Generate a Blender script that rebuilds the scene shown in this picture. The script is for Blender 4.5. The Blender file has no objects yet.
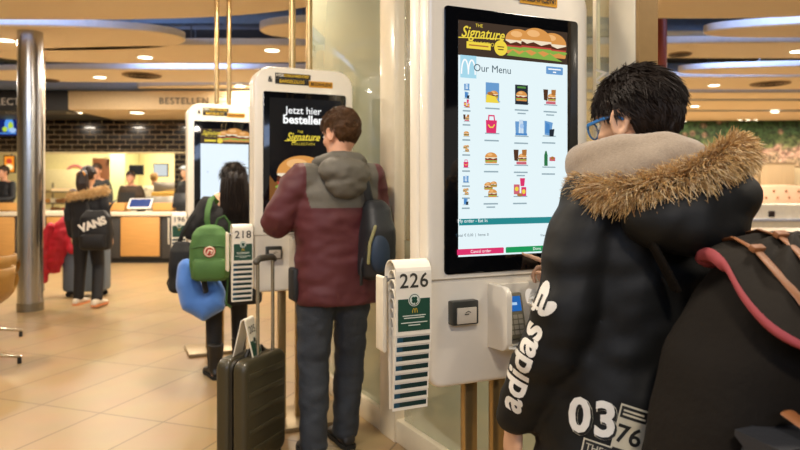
import bpy, bmesh, math, random
from mathutils import Vector, Matrix, noise
from mathutils.bvhtree import BVHTree
random.seed(11)
S = bpy.context.scene
COL = S.collection
F, YH, CH = 650.0, 186.0, 1.34          # focal length in pixels, horizon row, camera height
PI = math.pi
V = Vector
def at(px, py, Y):
    return V(((px-400)/F*Y, Y, CH-(py-YH)/F*Y))
def onfloor(px, py):
    Y = CH*F/(py-YH); return V(((px-400)/F*Y, Y, 0))
def R(d): return math.radians(d)
def rotz(a): return Matrix.Rotation(a, 3, 'Z')
# ------------------------------------------------------------------ materials
def lin(c):
    if isinstance(c, str): c = [int(c[i:i+2], 16)/255 for i in (0, 2, 4)]
    return tuple(((x/12.92) if x <= .04045 else ((x+.055)/1.055)**2.4) for x in c)
MC = {}
def M(name, col, rough=.55, metal=0., var=.06, scale=30., bump=0., bscale=None, spec=.5, coat=0., sheen=0., trans=0., stretch=None):
    if name in MC: return MC[name]
    m = bpy.data.materials.new(name); m.use_nodes = True
    nt = m.node_tree; b = nt.nodes['Principled BSDF']
    c = lin(col)
    tc = nt.nodes.new('ShaderNodeTexCoord')
    n = nt.nodes.new('ShaderNodeTexNoise'); n.inputs['Scale'].default_value = scale; n.inputs['Detail'].default_value = 3
    src = tc.outputs['Object']
    if stretch:
        mp = nt.nodes.new('ShaderNodeMapping'); mp.inputs['Scale'].default_value = stretch
        nt.links.new(src, mp.inputs['Vector']); src = mp.outputs['Vector']
    nt.links.new(src, n.inputs['Vector'])
    mx = nt.nodes.new('ShaderNodeMix'); mx.data_type = 'RGBA'
    mx.inputs[6].default_value = tuple(max(0, x*(1-var*2)) for x in c)+(1,)
    mx.inputs[7].default_value = tuple(min(1, x*(1+var*2)) for x in c)+(1,)
    nt.links.new(n.outputs['Fac'], mx.inputs[0]); nt.links.new(mx.outputs[2], b.inputs['Base Color'])
    b.inputs['Roughness'].default_value = rough; b.inputs['Metallic'].default_value = metal
    b.inputs['Specular IOR Level'].default_value = spec
    b.inputs['Coat Weight'].default_value = coat; b.inputs['Coat Roughness'].default_value = .05
    if sheen: b.inputs['Sheen Weight'].default_value = sheen
    if trans: b.inputs['Transmission Weight'].default_value = trans
    if bump:
        n2 = nt.nodes.new('ShaderNodeTexNoise'); n2.inputs['Scale'].default_value = bscale or scale*3; n2.inputs['Detail'].default_value = 4
        nt.links.new(src, n2.inputs['Vector'])
        bp = nt.nodes.new('ShaderNodeBump'); bp.inputs['Strength'].default_value = bump; bp.inputs['Distance'].default_value = .01
        nt.links.new(n2.outputs['Fac'], bp.inputs['Height']); nt.links.new(bp.outputs['Normal'], b.inputs['Normal'])
    MC[name] = m; return m
def E(name, col, strength=1.0):
    if name in MC: return MC[name]
    m = bpy.data.materials.new(name); m.use_nodes = True
    nt = m.node_tree; b = nt.nodes['Principled BSDF']
    b.inputs['Base Color'].default_value = (0, 0, 0, 1); b.inputs['Roughness'].default_value = .25
    b.inputs['Specular IOR Level'].default_value = .2
    b.inputs['Emission Color'].default_value = lin(col)+(1,); b.inputs['Emission Strength'].default_value = strength
    MC[name] = m; return m
def brick_mat(name, col, col2, mortar, w, h, ms, rough, swz=False, off=.5, rot=0., shift=(0, 0), coat=0., bump=.3):
    m = bpy.data.materials.new(name); m.use_nodes = True
    nt = m.node_tree; b = nt.nodes['Principled BSDF']; L = nt.links
    tc = nt.nodes.new('ShaderNodeTexCoord'); sep = nt.nodes.new('ShaderNodeSeparateXYZ'); cmb = nt.nodes.new('ShaderNodeCombineXYZ')
    L.new(tc.outputs['Object'], sep.inputs[0]); L.new(sep.outputs[0], cmb.inputs[0]); L.new(sep.outputs[2 if swz else 1], cmb.inputs[1])
    mp = nt.nodes.new('ShaderNodeMapping'); mp.vector_type = 'POINT'; mp.inputs['Rotation'].default_value = (0, 0, rot); mp.inputs['Location'].default_value = (shift[0], shift[1], 0)
    L.new(cmb.outputs[0], mp.inputs[0])
    br = nt.nodes.new('ShaderNodeTexBrick'); br.offset = off
    br.inputs['Color1'].default_value = lin(col)+(1,); br.inputs['Color2'].default_value = lin(col2)+(1,); br.inputs['Mortar'].default_value = lin(mortar)+(1,)
    br.inputs['Scale'].default_value = 1; br.inputs['Brick Width'].default_value = w; br.inputs['Row Height'].default_value = h
    br.inputs['Mortar Size'].default_value = ms; br.inputs['Mortar Smooth'].default_value = .2
    L.new(mp.outputs[0], br.inputs['Vector'])
    n = nt.nodes.new('ShaderNodeTexNoise'); n.inputs['Scale'].default_value = 3.5; n.inputs['Detail'].default_value = 6
    L.new(mp.outputs[0], n.inputs['Vector'])
    mx = nt.nodes.new('ShaderNodeMix'); mx.data_type = 'RGBA'; mx.blend_type = 'MULTIPLY'; mx.inputs[0].default_value = .25
    L.new(br.outputs['Color'], mx.inputs[6]); L.new(n.outputs['Color'], mx.inputs[7]); L.new(mx.outputs[2], b.inputs['Base Color'])
    b.inputs['Roughness'].default_value = rough; b.inputs['Coat Weight'].default_value = coat
    bp = nt.nodes.new('ShaderNodeBump'); bp.inputs['Strength'].default_value = bump; bp.inputs['Distance'].default_value = .004; bp.invert = True
    L.new(br.outputs['Fac'], bp.inputs['Height']); L.new(bp.outputs['Normal'], b.inputs['Normal'])
    return m
# ------------------------------------------------------------------ objects
def tag(o, label=None, cat=None, group=None, kind=None):
    if label: o['label'] = label
    if cat: o['category'] = cat
    if group: o['group'] = group
    if kind: o['kind'] = kind
    return o
def empty(name, loc, rz=0., label=None, cat=None, group=None):
    o = bpy.data.objects.new(name, None); COL.objects.link(o); o.empty_display_size = .1
    o.location = loc; o.rotation_euler = (0, 0, rz)
    return tag(o, label, cat, group)
def kids(o): return [c for c in bpy.data.objects if c.parent == o]
def copy_tree(o, parent=None):
    c = o.copy(); COL.objects.link(c)
    if parent: c.parent = parent
    for ch in kids(o): copy_tree(ch, c)
    return c
class MB:
    def __init__(s): s.v = []; s.f = []; s.fm = []; s.mats = []; s.cur = 0
    def mat(s, m):
        if m not in s.mats: s.mats.append(m)
        s.cur = s.mats.index(m); return s
    def add(s, vs, fs, X=None):
        o = len(s.v)
        s.v += [(X @ V(p)) if X else V(p) for p in vs]
        for f in fs: s.f.append(tuple(i+o for i in f)); s.fm.append(s.cur)
        return s
    def addbm(s, bm, X=None):
        bm.verts.index_update()
        s.add([v.co.copy() for v in bm.verts], [[v.index for v in f.verts] for f in bm.faces], X); bm.free(); return s
    def box(s, c, d, rot=None, bev=0., seg=2):
        bm = bmesh.new(); bmesh.ops.create_cube(bm, size=1)
        for v in bm.verts: v.co = V((v.co.x*d[0], v.co.y*d[1], v.co.z*d[2]))
        if bev: bmesh.ops.bevel(bm, geom=bm.edges[:], offset=bev, segments=seg, affect='EDGES', profile=.5)
        X = Matrix.Translation(c) @ (rot.to_4x4() if rot else Matrix())
        return s.addbm(bm, X)
    def prism(s, poly, d, X=None, bev=0., seg=2):
        """2-D polygon (x, z) extruded along +y by d"""
        bm = bmesh.new()
        vs = [bm.verts.new((p[0], 0, p[1])) for p in poly]; f0 = bm.faces.new(vs)
        r = bmesh.ops.extrude_face_region(bm, geom=[f0])
        for e in r['geom']:
            if isinstance(e, bmesh.types.BMVert): e.co.y += d
        bmesh.ops.recalc_face_normals(bm, faces=bm.faces[:])
        if bev:
            ed = [e for e in bm.edges if len(e.link_faces) == 2 and any(len(f.verts) > 4 or len(poly) == 4 for f in e.link_faces) and abs(e.verts[0].co.y-e.verts[1].co.y) < 1e-6]
            bmesh.ops.bevel(bm, geom=ed, offset=bev, segments=seg, affect='EDGES', profile=.5)
        return s.addbm(bm, X)
    def loft(s, rings, caps=True, closed=True):
        n = len(rings[0]); vs = [p for r in rings for p in r]; fs = []
        for i in range(len(rings)-1):
            for j in range(n if closed else n-1):
                k = (j+1) % n
                fs.append((i*n+j, i*n+k, (i+1)*n+k, (i+1)*n+j))
        if caps and closed:
            fs.append(tuple(range(n-1, -1, -1))); fs.append(tuple((len(rings)-1)*n+j for j in range(n)))
        return s.add(vs, fs)
    def tube(s, path, rad, n=12, up=None, flat=None, round_ends=True, closed=False):
        P = [V(p) for p in path]; m = len(P)
        rad = rad if isinstance(rad, (list, tuple)) else [rad]*m
        T = []
        for i in range(m):
            a = P[i-1] if (i > 0 or closed) else P[i]; b = P[(i+1) % m] if (i < m-1 or closed) else P[i]
            T.append((b-a).normalized())
        u = V(up) if up else (V((0, 0, 1)) if abs(T[0].z) < .9 else V((0, 1, 0)))
        rings = []
        fx, fy = flat or (1, 1)
        for i in range(m):
            u = (V(up) if up else u); u = (u-T[i]*u.dot(T[i]))
            u = u.normalized() if u.length > 1e-6 else T[i].orthogonal().normalized()
            w = T[i].cross(u)
            rings.append([P[i]+rad[i]*(fx*math.cos(t)*w+fy*math.sin(t)*u) for t in [2*PI*j/n for j in range(n)]])
        if closed:
            rings.append(rings[0]); return s.loft(rings, caps=False)
        if round_ends:
            def cap(i, sg):
                out = []
                for q in (.5, .85, .98):
                    k = math.sqrt(1-q*q); c = P[i]+T[i]*sg*q*rad[i]*min(fx, fy)
                    out.append([c+(p-P[i])*k for p in rings[i]])
                return out
            c0 = cap(0, -1); c1 = cap(m-1, 1); rings = c0[::-1]+rings+c1
        return s.loft(rings)
    def cyl(s, a, b, r, r2=None, n=20): return s.tube([a, b], [r, r2 if r2 is not None else r], n, round_ends=False)
    def ell(s, c, r, rot=None, n=20, m=12):
        vs = [V((0, 0, -1))]; fs = []
        for i in range(1, m):
            t = PI*i/m-PI/2
            for j in range(n):
                a = 2*PI*j/n; vs.append(V((math.cos(t)*math.cos(a), math.cos(t)*math.sin(a), math.sin(t))))
        vs.append(V((0, 0, 1)))
        for j in range(n):
            k = (j+1) % n; fs.append((0, 1+k, 1+j))
            for i in range(m-2): fs.append((1+i*n+j, 1+i*n+k, 1+(i+1)*n+k, 1+(i+1)*n+j))
            fs.append((1+(m-2)*n+j, 1+(m-2)*n+k, len(vs)-1))
        Rm = rot or Matrix.Identity(3)
        return s.add([V(c)+Rm @ V((p.x*r[0], p.y*r[1], p.z*r[2])) for p in vs], fs)
    def mesh(s, name, fix=True):
        me = bpy.data.meshes.new(name); me.from_pydata([tuple(p) for p in s.v], [], s.f)
        for m in s.mats: me.materials.append(m)
        if len(s.mats) > 1: me.polygons.foreach_set('material_index', s.fm)
        if fix:
            bm = bmesh.new(); bm.from_mesh(me); bmesh.ops.recalc_face_normals(bm, faces=bm.faces[:]); bm.to_mesh(me); bm.free()
        return me
    def build(s, name, mat=None, parent=None, smooth=True, ang=38, fix=True, loc=None):
        if mat and not s.mats: s.mats = [mat]
        me = s.mesh(name, fix)
        return link(me, name, parent, smooth, ang)
def link(me, name, parent=None, smooth=True, ang=38, recenter=True):
    if smooth:
        me.polygons.foreach_set('use_smooth', [True]*len(me.polygons)); me.set_sharp_from_angle(angle=R(ang))
    o = bpy.data.objects.new(name, me); COL.objects.link(o)
    if parent: o.parent = parent
    elif recenter and len(me.vertices):
        xs = [v.co for v in me.vertices]
        c = V(((min(p.x for p in xs)+max(p.x for p in xs))/2, (min(p.y for p in xs)+max(p.y for p in xs))/2, min(p.z for p in xs)))
        me.transform(Matrix.Translation(-c)); o.location = c
    return o
def remesh(mb, vox, smooth=3, fac=.5, wr=None):
    me = mb.mesh('tmp'); o = bpy.data.objects.new('tmp', me); COL.objects.link(o)
    r = o.modifiers.new('r', 'REMESH'); r.mode = 'VOXEL'; r.voxel_size = vox
    if smooth:
        q = o.modifiers.new('s', 'SMOOTH'); q.iterations = smooth; q.factor = fac
    dg = bpy.context.evaluated_depsgraph_get(); dg.update()
    out = bpy.data.meshes.new_from_object(o.evaluated_get(dg))
    bpy.data.objects.remove(o); bpy.data.meshes.remove(me)
    if wr:
        bm = bmesh.new(); bm.from_mesh(out); bm.normal_update()
        for v in bm.verts:
            d = 0
            for (amp, sx, sy, sz, seed) in wr:
                d += amp*noise.noise(V((v.co.x*sx+seed, v.co.y*sy, v.co.z*sz)))
            v.co += v.normal*d
        bm.to_mesh(out); bm.free()
    return out
def put(me, name, mat, parent, ang=80):
    me.materials.clear(); me.materials.append(mat)
    return link(me, name, parent, True, ang)
TC = {}
def text2d(s, size=.1, bold=0., shear=0., align='CENTER', space=1.):
    k = (s, bold, shear, align, space)
    if k not in TC:
        c = bpy.data.curves.new('t', 'FONT'); c.body = s; c.size = 1; c.offset = bold; c.shear = shear; c.align_x = align; c.align_y = 'CENTER'; c.space_character = space; c.resolution_u = 3
        c.fill_mode = 'FRONT' if hasattr(c, 'fill_mode') else c.fill_mode
        o = bpy.data.objects.new('t', c); COL.objects.link(o)
        dg = bpy.context.evaluated_depsgraph_get(); dg.update()
        me = bpy.data.meshes.new_from_object(o.evaluated_get(dg))
        TC[k] = ([(v.co.x, v.co.y) for v in me.vertices], [tuple(p.vertices) for p in me.polygons])
        bpy.data.objects.remove(o); bpy.data.curves.remove(c); bpy.data.meshes.remove(me)
    vs, fs = TC[k]
    return [(x*size, y*size) for x, y in vs], fs
def rrect(x0, z0, x1, z1, r, n=6, rs=None):
    rs = rs or (r, r, r, r); out = []
    for (cx, cz, a0, rr) in ((x1, z1, 0, rs[0]), (x0, z1, 90, rs[1]), (x0, z0, 180, rs[2]), (x1, z0, 270, rs[3])):
        sx = -1 if a0 in (0, 270) else 1; sz = -1 if a0 in (0, 90) else 1
        for i in range(n+1):
            a = R(a0+90*i/n); out.append((cx+sx*rr+rr*math.cos(a), cz+sz*rr+rr*math.sin(a)))
    return out
class Flat:
    """flat printed or lit graphics on a plane: frame X maps (x, z) to the surface, layers lie a fraction of a millimetre apart"""
    def __init__(s, X, step=.0006): s.X = X; s.mb = MB(); s.k = 0; s.step = step
    def poly(s, pts, m, up=True):
        if up: s.k += 1
        s.mb.mat(m); s.mb.add([s.X @ V((p[0], -s.k*s.step, p[1])) for p in pts], [tuple(range(len(pts)))]); return s
    def rect(s, x0, z0, x1, z1, m, r=0.): return s.poly(rrect(x0, z0, x1, z1, r, 4) if r else [(x0, z0), (x1, z0), (x1, z1), (x0, z1)], m)
    def ell(s, x, z, a, b, m, t0=0, t1=360, n=24): return s.poly([(x+a*math.cos(R(t0+(t1-t0)*i/n)), z+b*math.sin(R(t0+(t1-t0)*i/n))) for i in range(n+(0 if t1-t0 == 360 else 1))], m)
    def line(s, pts, w, m):
        s.k += 1; s.mb.mat(m)
        for a, b in zip(pts[:-1], pts[1:]):
            d = V((b[0]-a[0], b[1]-a[1])).normalized()*w/2; n = V((-d.y, d.x))
            q = [V(a)-d+n, V(a)-d-n, V(b)+d-n, V(b)+d+n]
            s.mb.add([s.X @ V((p.x, -s.k*s.step, p.y)) for p in q], [(0, 1, 2, 3)])
        return s
    def text(s, t, x, z, size, m, rot=0., sx=1., **kw):
        s.k += 1; s.mb.mat(m); vs, fs = text2d(t, size, **kw); c, q = math.cos(rot), math.sin(rot)
        s.mb.add([s.X @ V((x+(px*sx*c-pz*q), -s.k*s.step, z+(px*sx*q+pz*c))) for px, pz in vs], fs); return s
    def build(s, name, parent): return s.mb.build(name, None, parent, smooth=False, fix=False)
I4 = Matrix()
def burger(f, x, z, w, k=''):
    """a drawn burger, w wide, standing on z"""
    bun, pat, let, che, tom = E('ad_bun', 'd9964e', 1.), E('ad_patty', '5a2f1d', 1.), E('ad_lettuce', '86b04a', 1.), E('ad_cheese', 'f3e2c4', 1.), E('ad_tomato', 'c04a40', 1.)
    h = w*.75
    f.poly(rrect(x-w*.46, z, x+w*.46, z+h*.2, h*.08, 3), bun)
    f.poly([(x-w*.52, z+h*.2), (x-w*.4, z+h*.13), (x-w*.2, z+h*.2), (x, z+h*.12), (x+w*.2, z+h*.2), (x+w*.4, z+h*.13), (x+w*.52, z+h*.22), (x+w*.4, z+h*.3), (x-w*.4, z+h*.3)], let)
    f.rect(x-w*.47, z+h*.27, x+w*.47, z+h*.36, tom, h*.03)
    f.rect(x-w*.48, z+h*.33, x+w*.48, z+h*.47, pat, h*.05)
    f.poly([(x-w*.48, z+h*.5), (x-w*.3, z+h*.4), (x-w*.1, z+h*.48), (x+w*.15, z+h*.38), (x+w*.48, z+h*.5), (x+w*.46, z+h*.56), (x-w*.46, z+h*.56)], che)
    f.ell(x, z+h*.54, w*.48, h*.44, bun, 0, 180, 20)
    f.ell(x-w*.1, z+h*.78, w*.2, h*.12, E('ad_bun_light', 'f0b878', 1.))
# ------------------------------------------------------------------ people
def lerp(a, b, t): return V(a)*(1-t)+V(b)*t
def joints(h=1.75, **ov):
    k = h/1.75
    J = dict(pelvis=(0, 0, .93), waist=(0, -.005, 1.06), chest=(0, -.01, 1.25), neck=(0, -.015, 1.45), head=(0, .02, 1.625),
             ls=(-.18, -.01, 1.395), le=(-.24, -.02, 1.12), lw=(-.25, .07, .88), rs=(.18, -.01, 1.395), re=(.24, -.02, 1.12), rw=(.25, .07, .88),
             lh=(-.09, 0, .90), lk=(-.1, .02, .49), la=(-.105, -.02, .085), rh=(.09, 0, .90), rk=(.1, .02, .49), ra=(.105, -.02, .085))
    J = {a: V(b)*k for a, b in J.items()}
    for a, b in ov.items(): J[a] = V(b)
    return J
def head_parts(mb, c, rot, s=1.0):
    """skull, jaw, nose, brow, lips and ears; face looks along +y of rot"""
    X = Matrix.Translation(c) @ rot.to_4x4() @ Matrix.Scale(s, 4)
    def e(p, r, ro=None): 
        t = MB(); t.ell((0, 0, 0), r, ro, 20, 14); mb.add([X @ (V(p)+q) for q in t.v], t.f)
    e((0, -.012, .028), (.074, .094, .092)); e((0, .03, -.02), (.062, .062, .085)); e((0, .047, -.075), (.043, .043, .042))
    e((0, .06, -.095), (.024, .026, .02)); e((-.04, .02, -.06), (.02, .045, .035)); e((.04, .02, -.06), (.02, .045, .035))
    e((0, .076, .032), (.05, .014, .012)); e((-.036, .062, -.022), (.022, .022, .02)); e((.036, .062, -.022), (.022, .022, .02))
    t = MB(); t.loft([[V((-.007, .088, .025)), V((.007, .088, .025)), V((.006, .07, .028)), V((-.006, .07, .028))],
                      [V((-.009, .1, 0)), V((.009, .1, 0)), V((.014, .07, 0)), V((-.014, .07, 0))],
                      [V((-.013, .114, -.026)), V((.013, .114, -.026)), V((.02, .075, -.024)), V((-.02, .075, -.024))],
                      [V((-.01, .098, -.038)), V((.01, .098, -.038)), V((.017, .075, -.036)), V((-.017, .075, -.036))]])
    mb.add([X @ q for q in t.v], t.f)
    e((0, .087, -.057), (.024, .01, .007)); e((0, .085, -.068), (.02, .01, .007))
    for sg in (-1, 1):
        t = MB(); pts = [V((sg*(.078+.012*math.sin(a*.5)), -.008-.016*math.cos(a), -.002+.031*math.sin(a))) for a in [2*PI*i/14 for i in range(14)]]
        t.tube(pts, .0062, 8, closed=True)
        t.ell((sg*.076, -.006, -.004), (.007, .014, .026), None, 12, 8)
        t.ell((sg*.078, .002, -.03), (.006, .009, .01), None, 10, 8)
        mb.add([X @ q for q in t.v], t.f)
    return X
def hand(mb, w, d, pal, thumb, curl=(25, 30, 32, 38), s=1.0, spread=5, tcurl=20):
    """wrist w, direction d towards the fingers, palm normal pal, thumb side vector"""
    d = V(d).normalized(); pal = V(pal); pal = (pal-d*pal.dot(d)).normalized(); lat = d.cross(pal)
    if lat.dot(V(thumb)) < 0: lat = -lat
    P = lambda a, b, c: V(w)+(d*a+lat*b+pal*c)*s
    rings = []
    for (a, hw, ht, off) in ((-.02, .024, .018, 0), (.01, .028, .017, 0), (.04, .036, .016, 0), (.07, .041, .0145, 0), (.09, .04, .012, 0), (.098, .036, .009, 0)):
        rings.append([P(a, hw*math.cos(t), ht*math.sin(t)) for t in [2*PI*i/14 for i in range(14)]])
    mb.loft(rings)
    for i, (off, ln) in enumerate(((.03, .95), (.0105, 1.05), (-.009, .98), (-.0275, .78))):
        c = R(curl[i]); q = P(.085, off, 0); ang = R(spread*(1.2-i*.8)); dd = d*math.cos(ang)+lat*math.sin(ang); pts = [q]; rd = [.0088*s]
        tot = c*.6
        for seg, rr in ((.05, .0082), (.028, .0076), (.023, .0064)):
            v = dd*math.cos(tot)+pal*math.sin(tot); q = q+v*seg*ln*s; pts.append(q); rd.append(rr*s); tot += c
        mb.tube(pts, rd, 10, up=lat)
    q = P(.018, .022, .006); pts = [q]; rd = [.012*s]; v = (d*.62+lat*.7+pal*.25).normalized(); tot = R(tcurl)
    for seg, rr in ((.042, .0105), (.032, .009), (.027, .0072)):
        q = q+v*seg*s; pts.append(q); rd.append(rr*s); v = (v+d*.35*math.sin(tot)*2-lat*.2*math.sin(tot)+pal*.25*math.sin(tot)).normalized()
    mb.tube(pts, rd, 10)
def make_body(J, hrot, skin, parent, vox=.007, hs=1., lhand=None, rhand=None, k=1., name='body'):
    mb = MB()
    head_parts(mb, J['head'], hrot, hs)
    up = V((0, 1, 0))
    mb.tube([J['neck']-V((0, 0, .06)), lerp(J['neck'], J['head'], .45), J['head']+hrot @ V((0, -.02, -.03))], [.062*hs, .055*hs, .058*hs], 16)
    mb.tube([J['pelvis']-V((0, 0, .06)), J['pelvis'], J['waist'], J['chest'], J['neck']-V((0, 0, .06)), J['neck']], [.1*k, .135*k, .115*k, .135*k, .11*k, .05*k], 20, up=up, flat=(1, .68))
    for a in 'lr':
        mb.tube([lerp(J['neck'], J[a+'s'], .35), J[a+'s'], lerp(J[a+'s'], J[a+'e'], .5), J[a+'e'], lerp(J[a+'e'], J[a+'w'], .35), J[a+'w']], [.045*k, .05*k, .043*k, .036*k, .036*k, .025*k], 12)
        mb.tube([J[a+'h'], lerp(J[a+'h'], J[a+'k'], .45), J[a+'k'], lerp(J[a+'k'], J[a+'a'], .3), J[a+'a']], [.085*k, .072*k, .05*k, .05*k, .032*k], 14)
        mb.tube([J[a+'a']-V((0, .03, .045)), J[a+'a']+V((0, .06, -.05)), J[a+'a']+V((0, .15, -.06))], [.032*k, .032*k, .022*k], 10)
        H = lhand if a == 'l' else rhand
        if H is None:
            d = (J[a+'w']-J[a+'e']).normalized(); sg = 1 if a == 'l' else -1
            H = dict(d=d, pal=(sg, 0, 0), thumb=(0, 1, .2))
        hand(mb, J[a+'w'], s=k*.95, **H)
    o = put(remesh(mb, vox, 2, .4), name, skin, parent)
    return o
def eyes(J, hrot, parent, hs=1.):
    for sg in (-1, 1):
        mb = MB(); X = Matrix.Translation(J['head']) @ hrot.to_4x4() @ Matrix.Scale(hs, 4)
        t = MB(); t.ell((sg*.031, .0745, .006), (.0135, .0095, .0085), None, 14, 8)
        mb.mat(M('eye_white', 'e8e4dc', .2)); mb.add([X @ p for p in t.v], t.f)
        t = MB(); t.ell((sg*.031, .0815, .006), (.0055, .0035, .0055), None, 10, 6)
        mb.mat(M('eye_iris', '2a1a12', .15)); mb.add([X @ p for p in t.v], t.f)
        mb.build('eye', None, parent)
        t = MB(); t.tube([X @ V((sg*.014, .0885, .024)), X @ V((sg*.032, .0875, .030)), X @ V((sg*.052, .073, .025))], [.003*hs, .004*hs, .002*hs], 6)
        t.build('eyebrow', M('brow', '241a14', .8), parent)
def hair_mask_short(p, low=-.045):
    """p on the head in head space: True where short hair grows"""
    fr = .042+.02*abs(p.x)/.08
    if p.y > .02: return p.z > fr+.5*(p.y-.06)*.6 if p.y > .045 else p.z > .012 + (p.y-.02)*1.2
    if abs(p.x) > .058 and p.y > -.03: return p.z > .018
    return p.z > low+max(0, p.y+.06)*.5
def make_hair(J, hrot, mat, parent, hs=1., thick=.016, tufts=0, length=.035, mask=hair_mask_short, seed=1, top=1.35, name='hair', flow=(0, -.4, -1), rt=.0024, lift=.45):
    rnd = random.Random(seed); X = Matrix.Translation(J['head']) @ hrot.to_4x4() @ Matrix.Scale(hs, 4)
    bm = bmesh.new(); bmesh.ops.create_icosphere(bm, subdivisions=5, radius=1)
    c0 = V((0, -.012, .03)); rr = V((.075, .095, .093)); pts = []
    def surf(d): return V((c0.x+d.x*rr.x, c0.y+d.y*rr.y, c0.z+d.z*rr.z))
    for v in bm.verts:
        d = v.co.normalized(); p = surf(d)
        if p.z < -.03: p.x *= 1-.9*min(.35, (-.03-p.z)*4); p.y = p.y*(1-.2*min(1, (-.03-p.z)*15))
        ok = mask(p)
        t = thick*(1+(top-1)*max(0, d.z))*(.85+.5*noise.noise(d*5+V((seed, 0, 0)))+.25*noise.noise(d*16)) if ok else -.014
        v.co = p+d*t
        if ok: pts.append((p+d*t*.7, d))
    for _ in range(1): bmesh.ops.smooth_vert(bm, verts=bm.verts, factor=.35, use_axis_x=True, use_axis_y=True, use_axis_z=True)
    mb = MB(); mb.mat(mat); mb.addbm(bm, X)
    for i in range(tufts):
        p, d = rnd.choice(pts); fl = V(flow)+V((rnd.uniform(-.5, .5), rnd.uniform(-.5, .5), rnd.uniform(-.3, .3))); fl = fl-d*fl.dot(d)
        fl = fl.normalized() if fl.length > .01 else d.orthogonal()
        ln = length*rnd.uniform(.6, 1.2)*(1.2 if d.z > .3 else .8); p = p+V((rnd.uniform(-.004, .004), rnd.uniform(-.004, .004), rnd.uniform(-.004, .004)))
        q = [p, p+(fl*.8+d*lift)*ln*.5, p+(fl*1.0+d*lift*.5)*ln]
        mb.tube([X @ a for a in q], [rt*hs, rt*.8*hs, .0004], 4, round_ends=False)
    return mb.build(name, None, parent, ang=70, fix=False)
def sleeve(mb, J, a, r0, r1, r2, end=0., bulge=0., n=16):
    s, e, w = J[a+'s'], J[a+'e'], J[a+'w']
    w2 = w+(w-e).normalized()*end
    pts = [lerp(J['neck']-V((0, 0, .09)), s, .55)]; rd = [r0*.95]
    segs = [(lerp(s, e, t), r0+(r1-r0)*t) for t in (0, .2, .4, .6, .8, 1.)]+[(lerp(e, w2, t), r1+(r2-r1)*t) for t in (.2, .4, .6, .8, 1.)]
    for i, (p, r) in enumerate(segs):
        pts.append(p); rd.append(r*(1+bulge*math.cos(i*PI)))
    # soften the elbow
    q = pts[:]; 
    for i in range(5, 8): pts[i] = (q[i-1]+q[i]*2+q[i+1])/4
    mb.tube(pts, rd, n)
def make_jacket(J, mat, parent, rings, r=(.075, .062, .05), vox=.011, wr=None, name='jacket', end=.0, extra=None, bulge=0., smooth=4, arms='lr'):
    """rings: (z, cx, cy, rx, ry)"""
    mb = MB(); L = []
    for (z, cx, cy, rx, ry) in rings:
        L.append([V((cx+rx*abs(math.cos(t))**.85*(1 if math.cos(t) >= 0 else -1), cy+ry*abs(math.sin(t))**.85*(1 if math.sin(t) >= 0 else -1), z)) for t in [2*PI*i/32 for i in range(32)]])
    mb.loft(L)
    for a in arms: sleeve(mb, J, a, *r, end=end, bulge=bulge)
    if extra: extra(mb)
    me = remesh(mb, vox, smooth, .5, wr)
    return put(me, name, mat, parent)
def make_trousers(J, mat, parent, r=(.1, .08, .07), vox=.011, hip=(.16, .12), top=.05, end=-.02, wr=None, name='trousers'):
    mb = MB(); p = J['pelvis']; L = []
    for (dz, k) in ((-.13, .86), (-.06, 1.), (0, 1.), (top, .95), (top+.04, .9)):
        L.append([p+V((hip[0]*k*math.cos(t), hip[1]*k*math.sin(t), dz)) for t in [2*PI*i/28 for i in range(28)]])
    mb.loft(L)
    for a in 'lr':
        h, k, f = J[a+'h'], J[a+'k'], J[a+'a']+V((0, 0, end))
        mb.tube([h+V((0, 0, .03)), lerp(h, k, .25), lerp(h, k, .6), k, lerp(k, f, .4), f], [r[0], r[0]*1.0, (r[0]+r[1])/2, r[1], (r[1]+r[2])/2, r[2]], 16, round_ends=False)
    return put(remesh(mb, vox, 3, .5, wr), name, mat, parent)
def make_shoes(J, mat, parent, sole=None, boot=0., k=1., dirs=((0, 1, 0), (0, 1, 0)), name='shoe'):
    for a, dv in zip('lr', dirs):
        A = V((J[a+'a'].x, J[a+'a'].y, 0)); d = V(dv).normalized(); s = V((d.y, -d.x, 0)); z0 = J[a+'a'].z-.085*k
        mb = MB(); L = []
        for (y, w, h, b) in ((-.075, .026, .05, .02), (-.06, .036, .08, .012), (-.02, .039, .1, .012), (.05, .04, .085, .012), (.11, .047, .06, .012), (.16, .045, .05, .012), (.195, .028, .035, .016)):
            L.append([A+(d*y+s*w*math.cos(t))*k+V((0, 0, z0+k*(b+(h-b)*(.5+.5*math.sin(t))))) for t in [2*PI*i/16 for i in range(16)]])
        mb.loft(L)
        if boot: mb.tube([A+d*-.015*k+V((0, 0, z0+.05*k)), A+d*-.02*k+V((0, 0, z0+boot*.6)), A+d*-.03*k+V((0, 0, z0+boot))], [.048*k, .05*k, .058*k], 16, round_ends=False)
        o = put(remesh(mb, .007, 2, .5), name if not boot else 'boot', mat, parent)
        sb = MB(); L = []
        for (y, w) in ((-.08, .022), (-.065, .036), (-.02, .04), (.05, .04), (.11, .049), (.165, .046), (.2, .026)):
            L.append([A+(d*y+s*x*w)*k+V((0, 0, z0+z*k)) for x, z in ((-1, 0), (1, 0), (1, .022), (-1, .022))])
        sb.loft(L); sb.build('sole', sole or M('rubber_sole', '17150f', .8), o)
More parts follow.
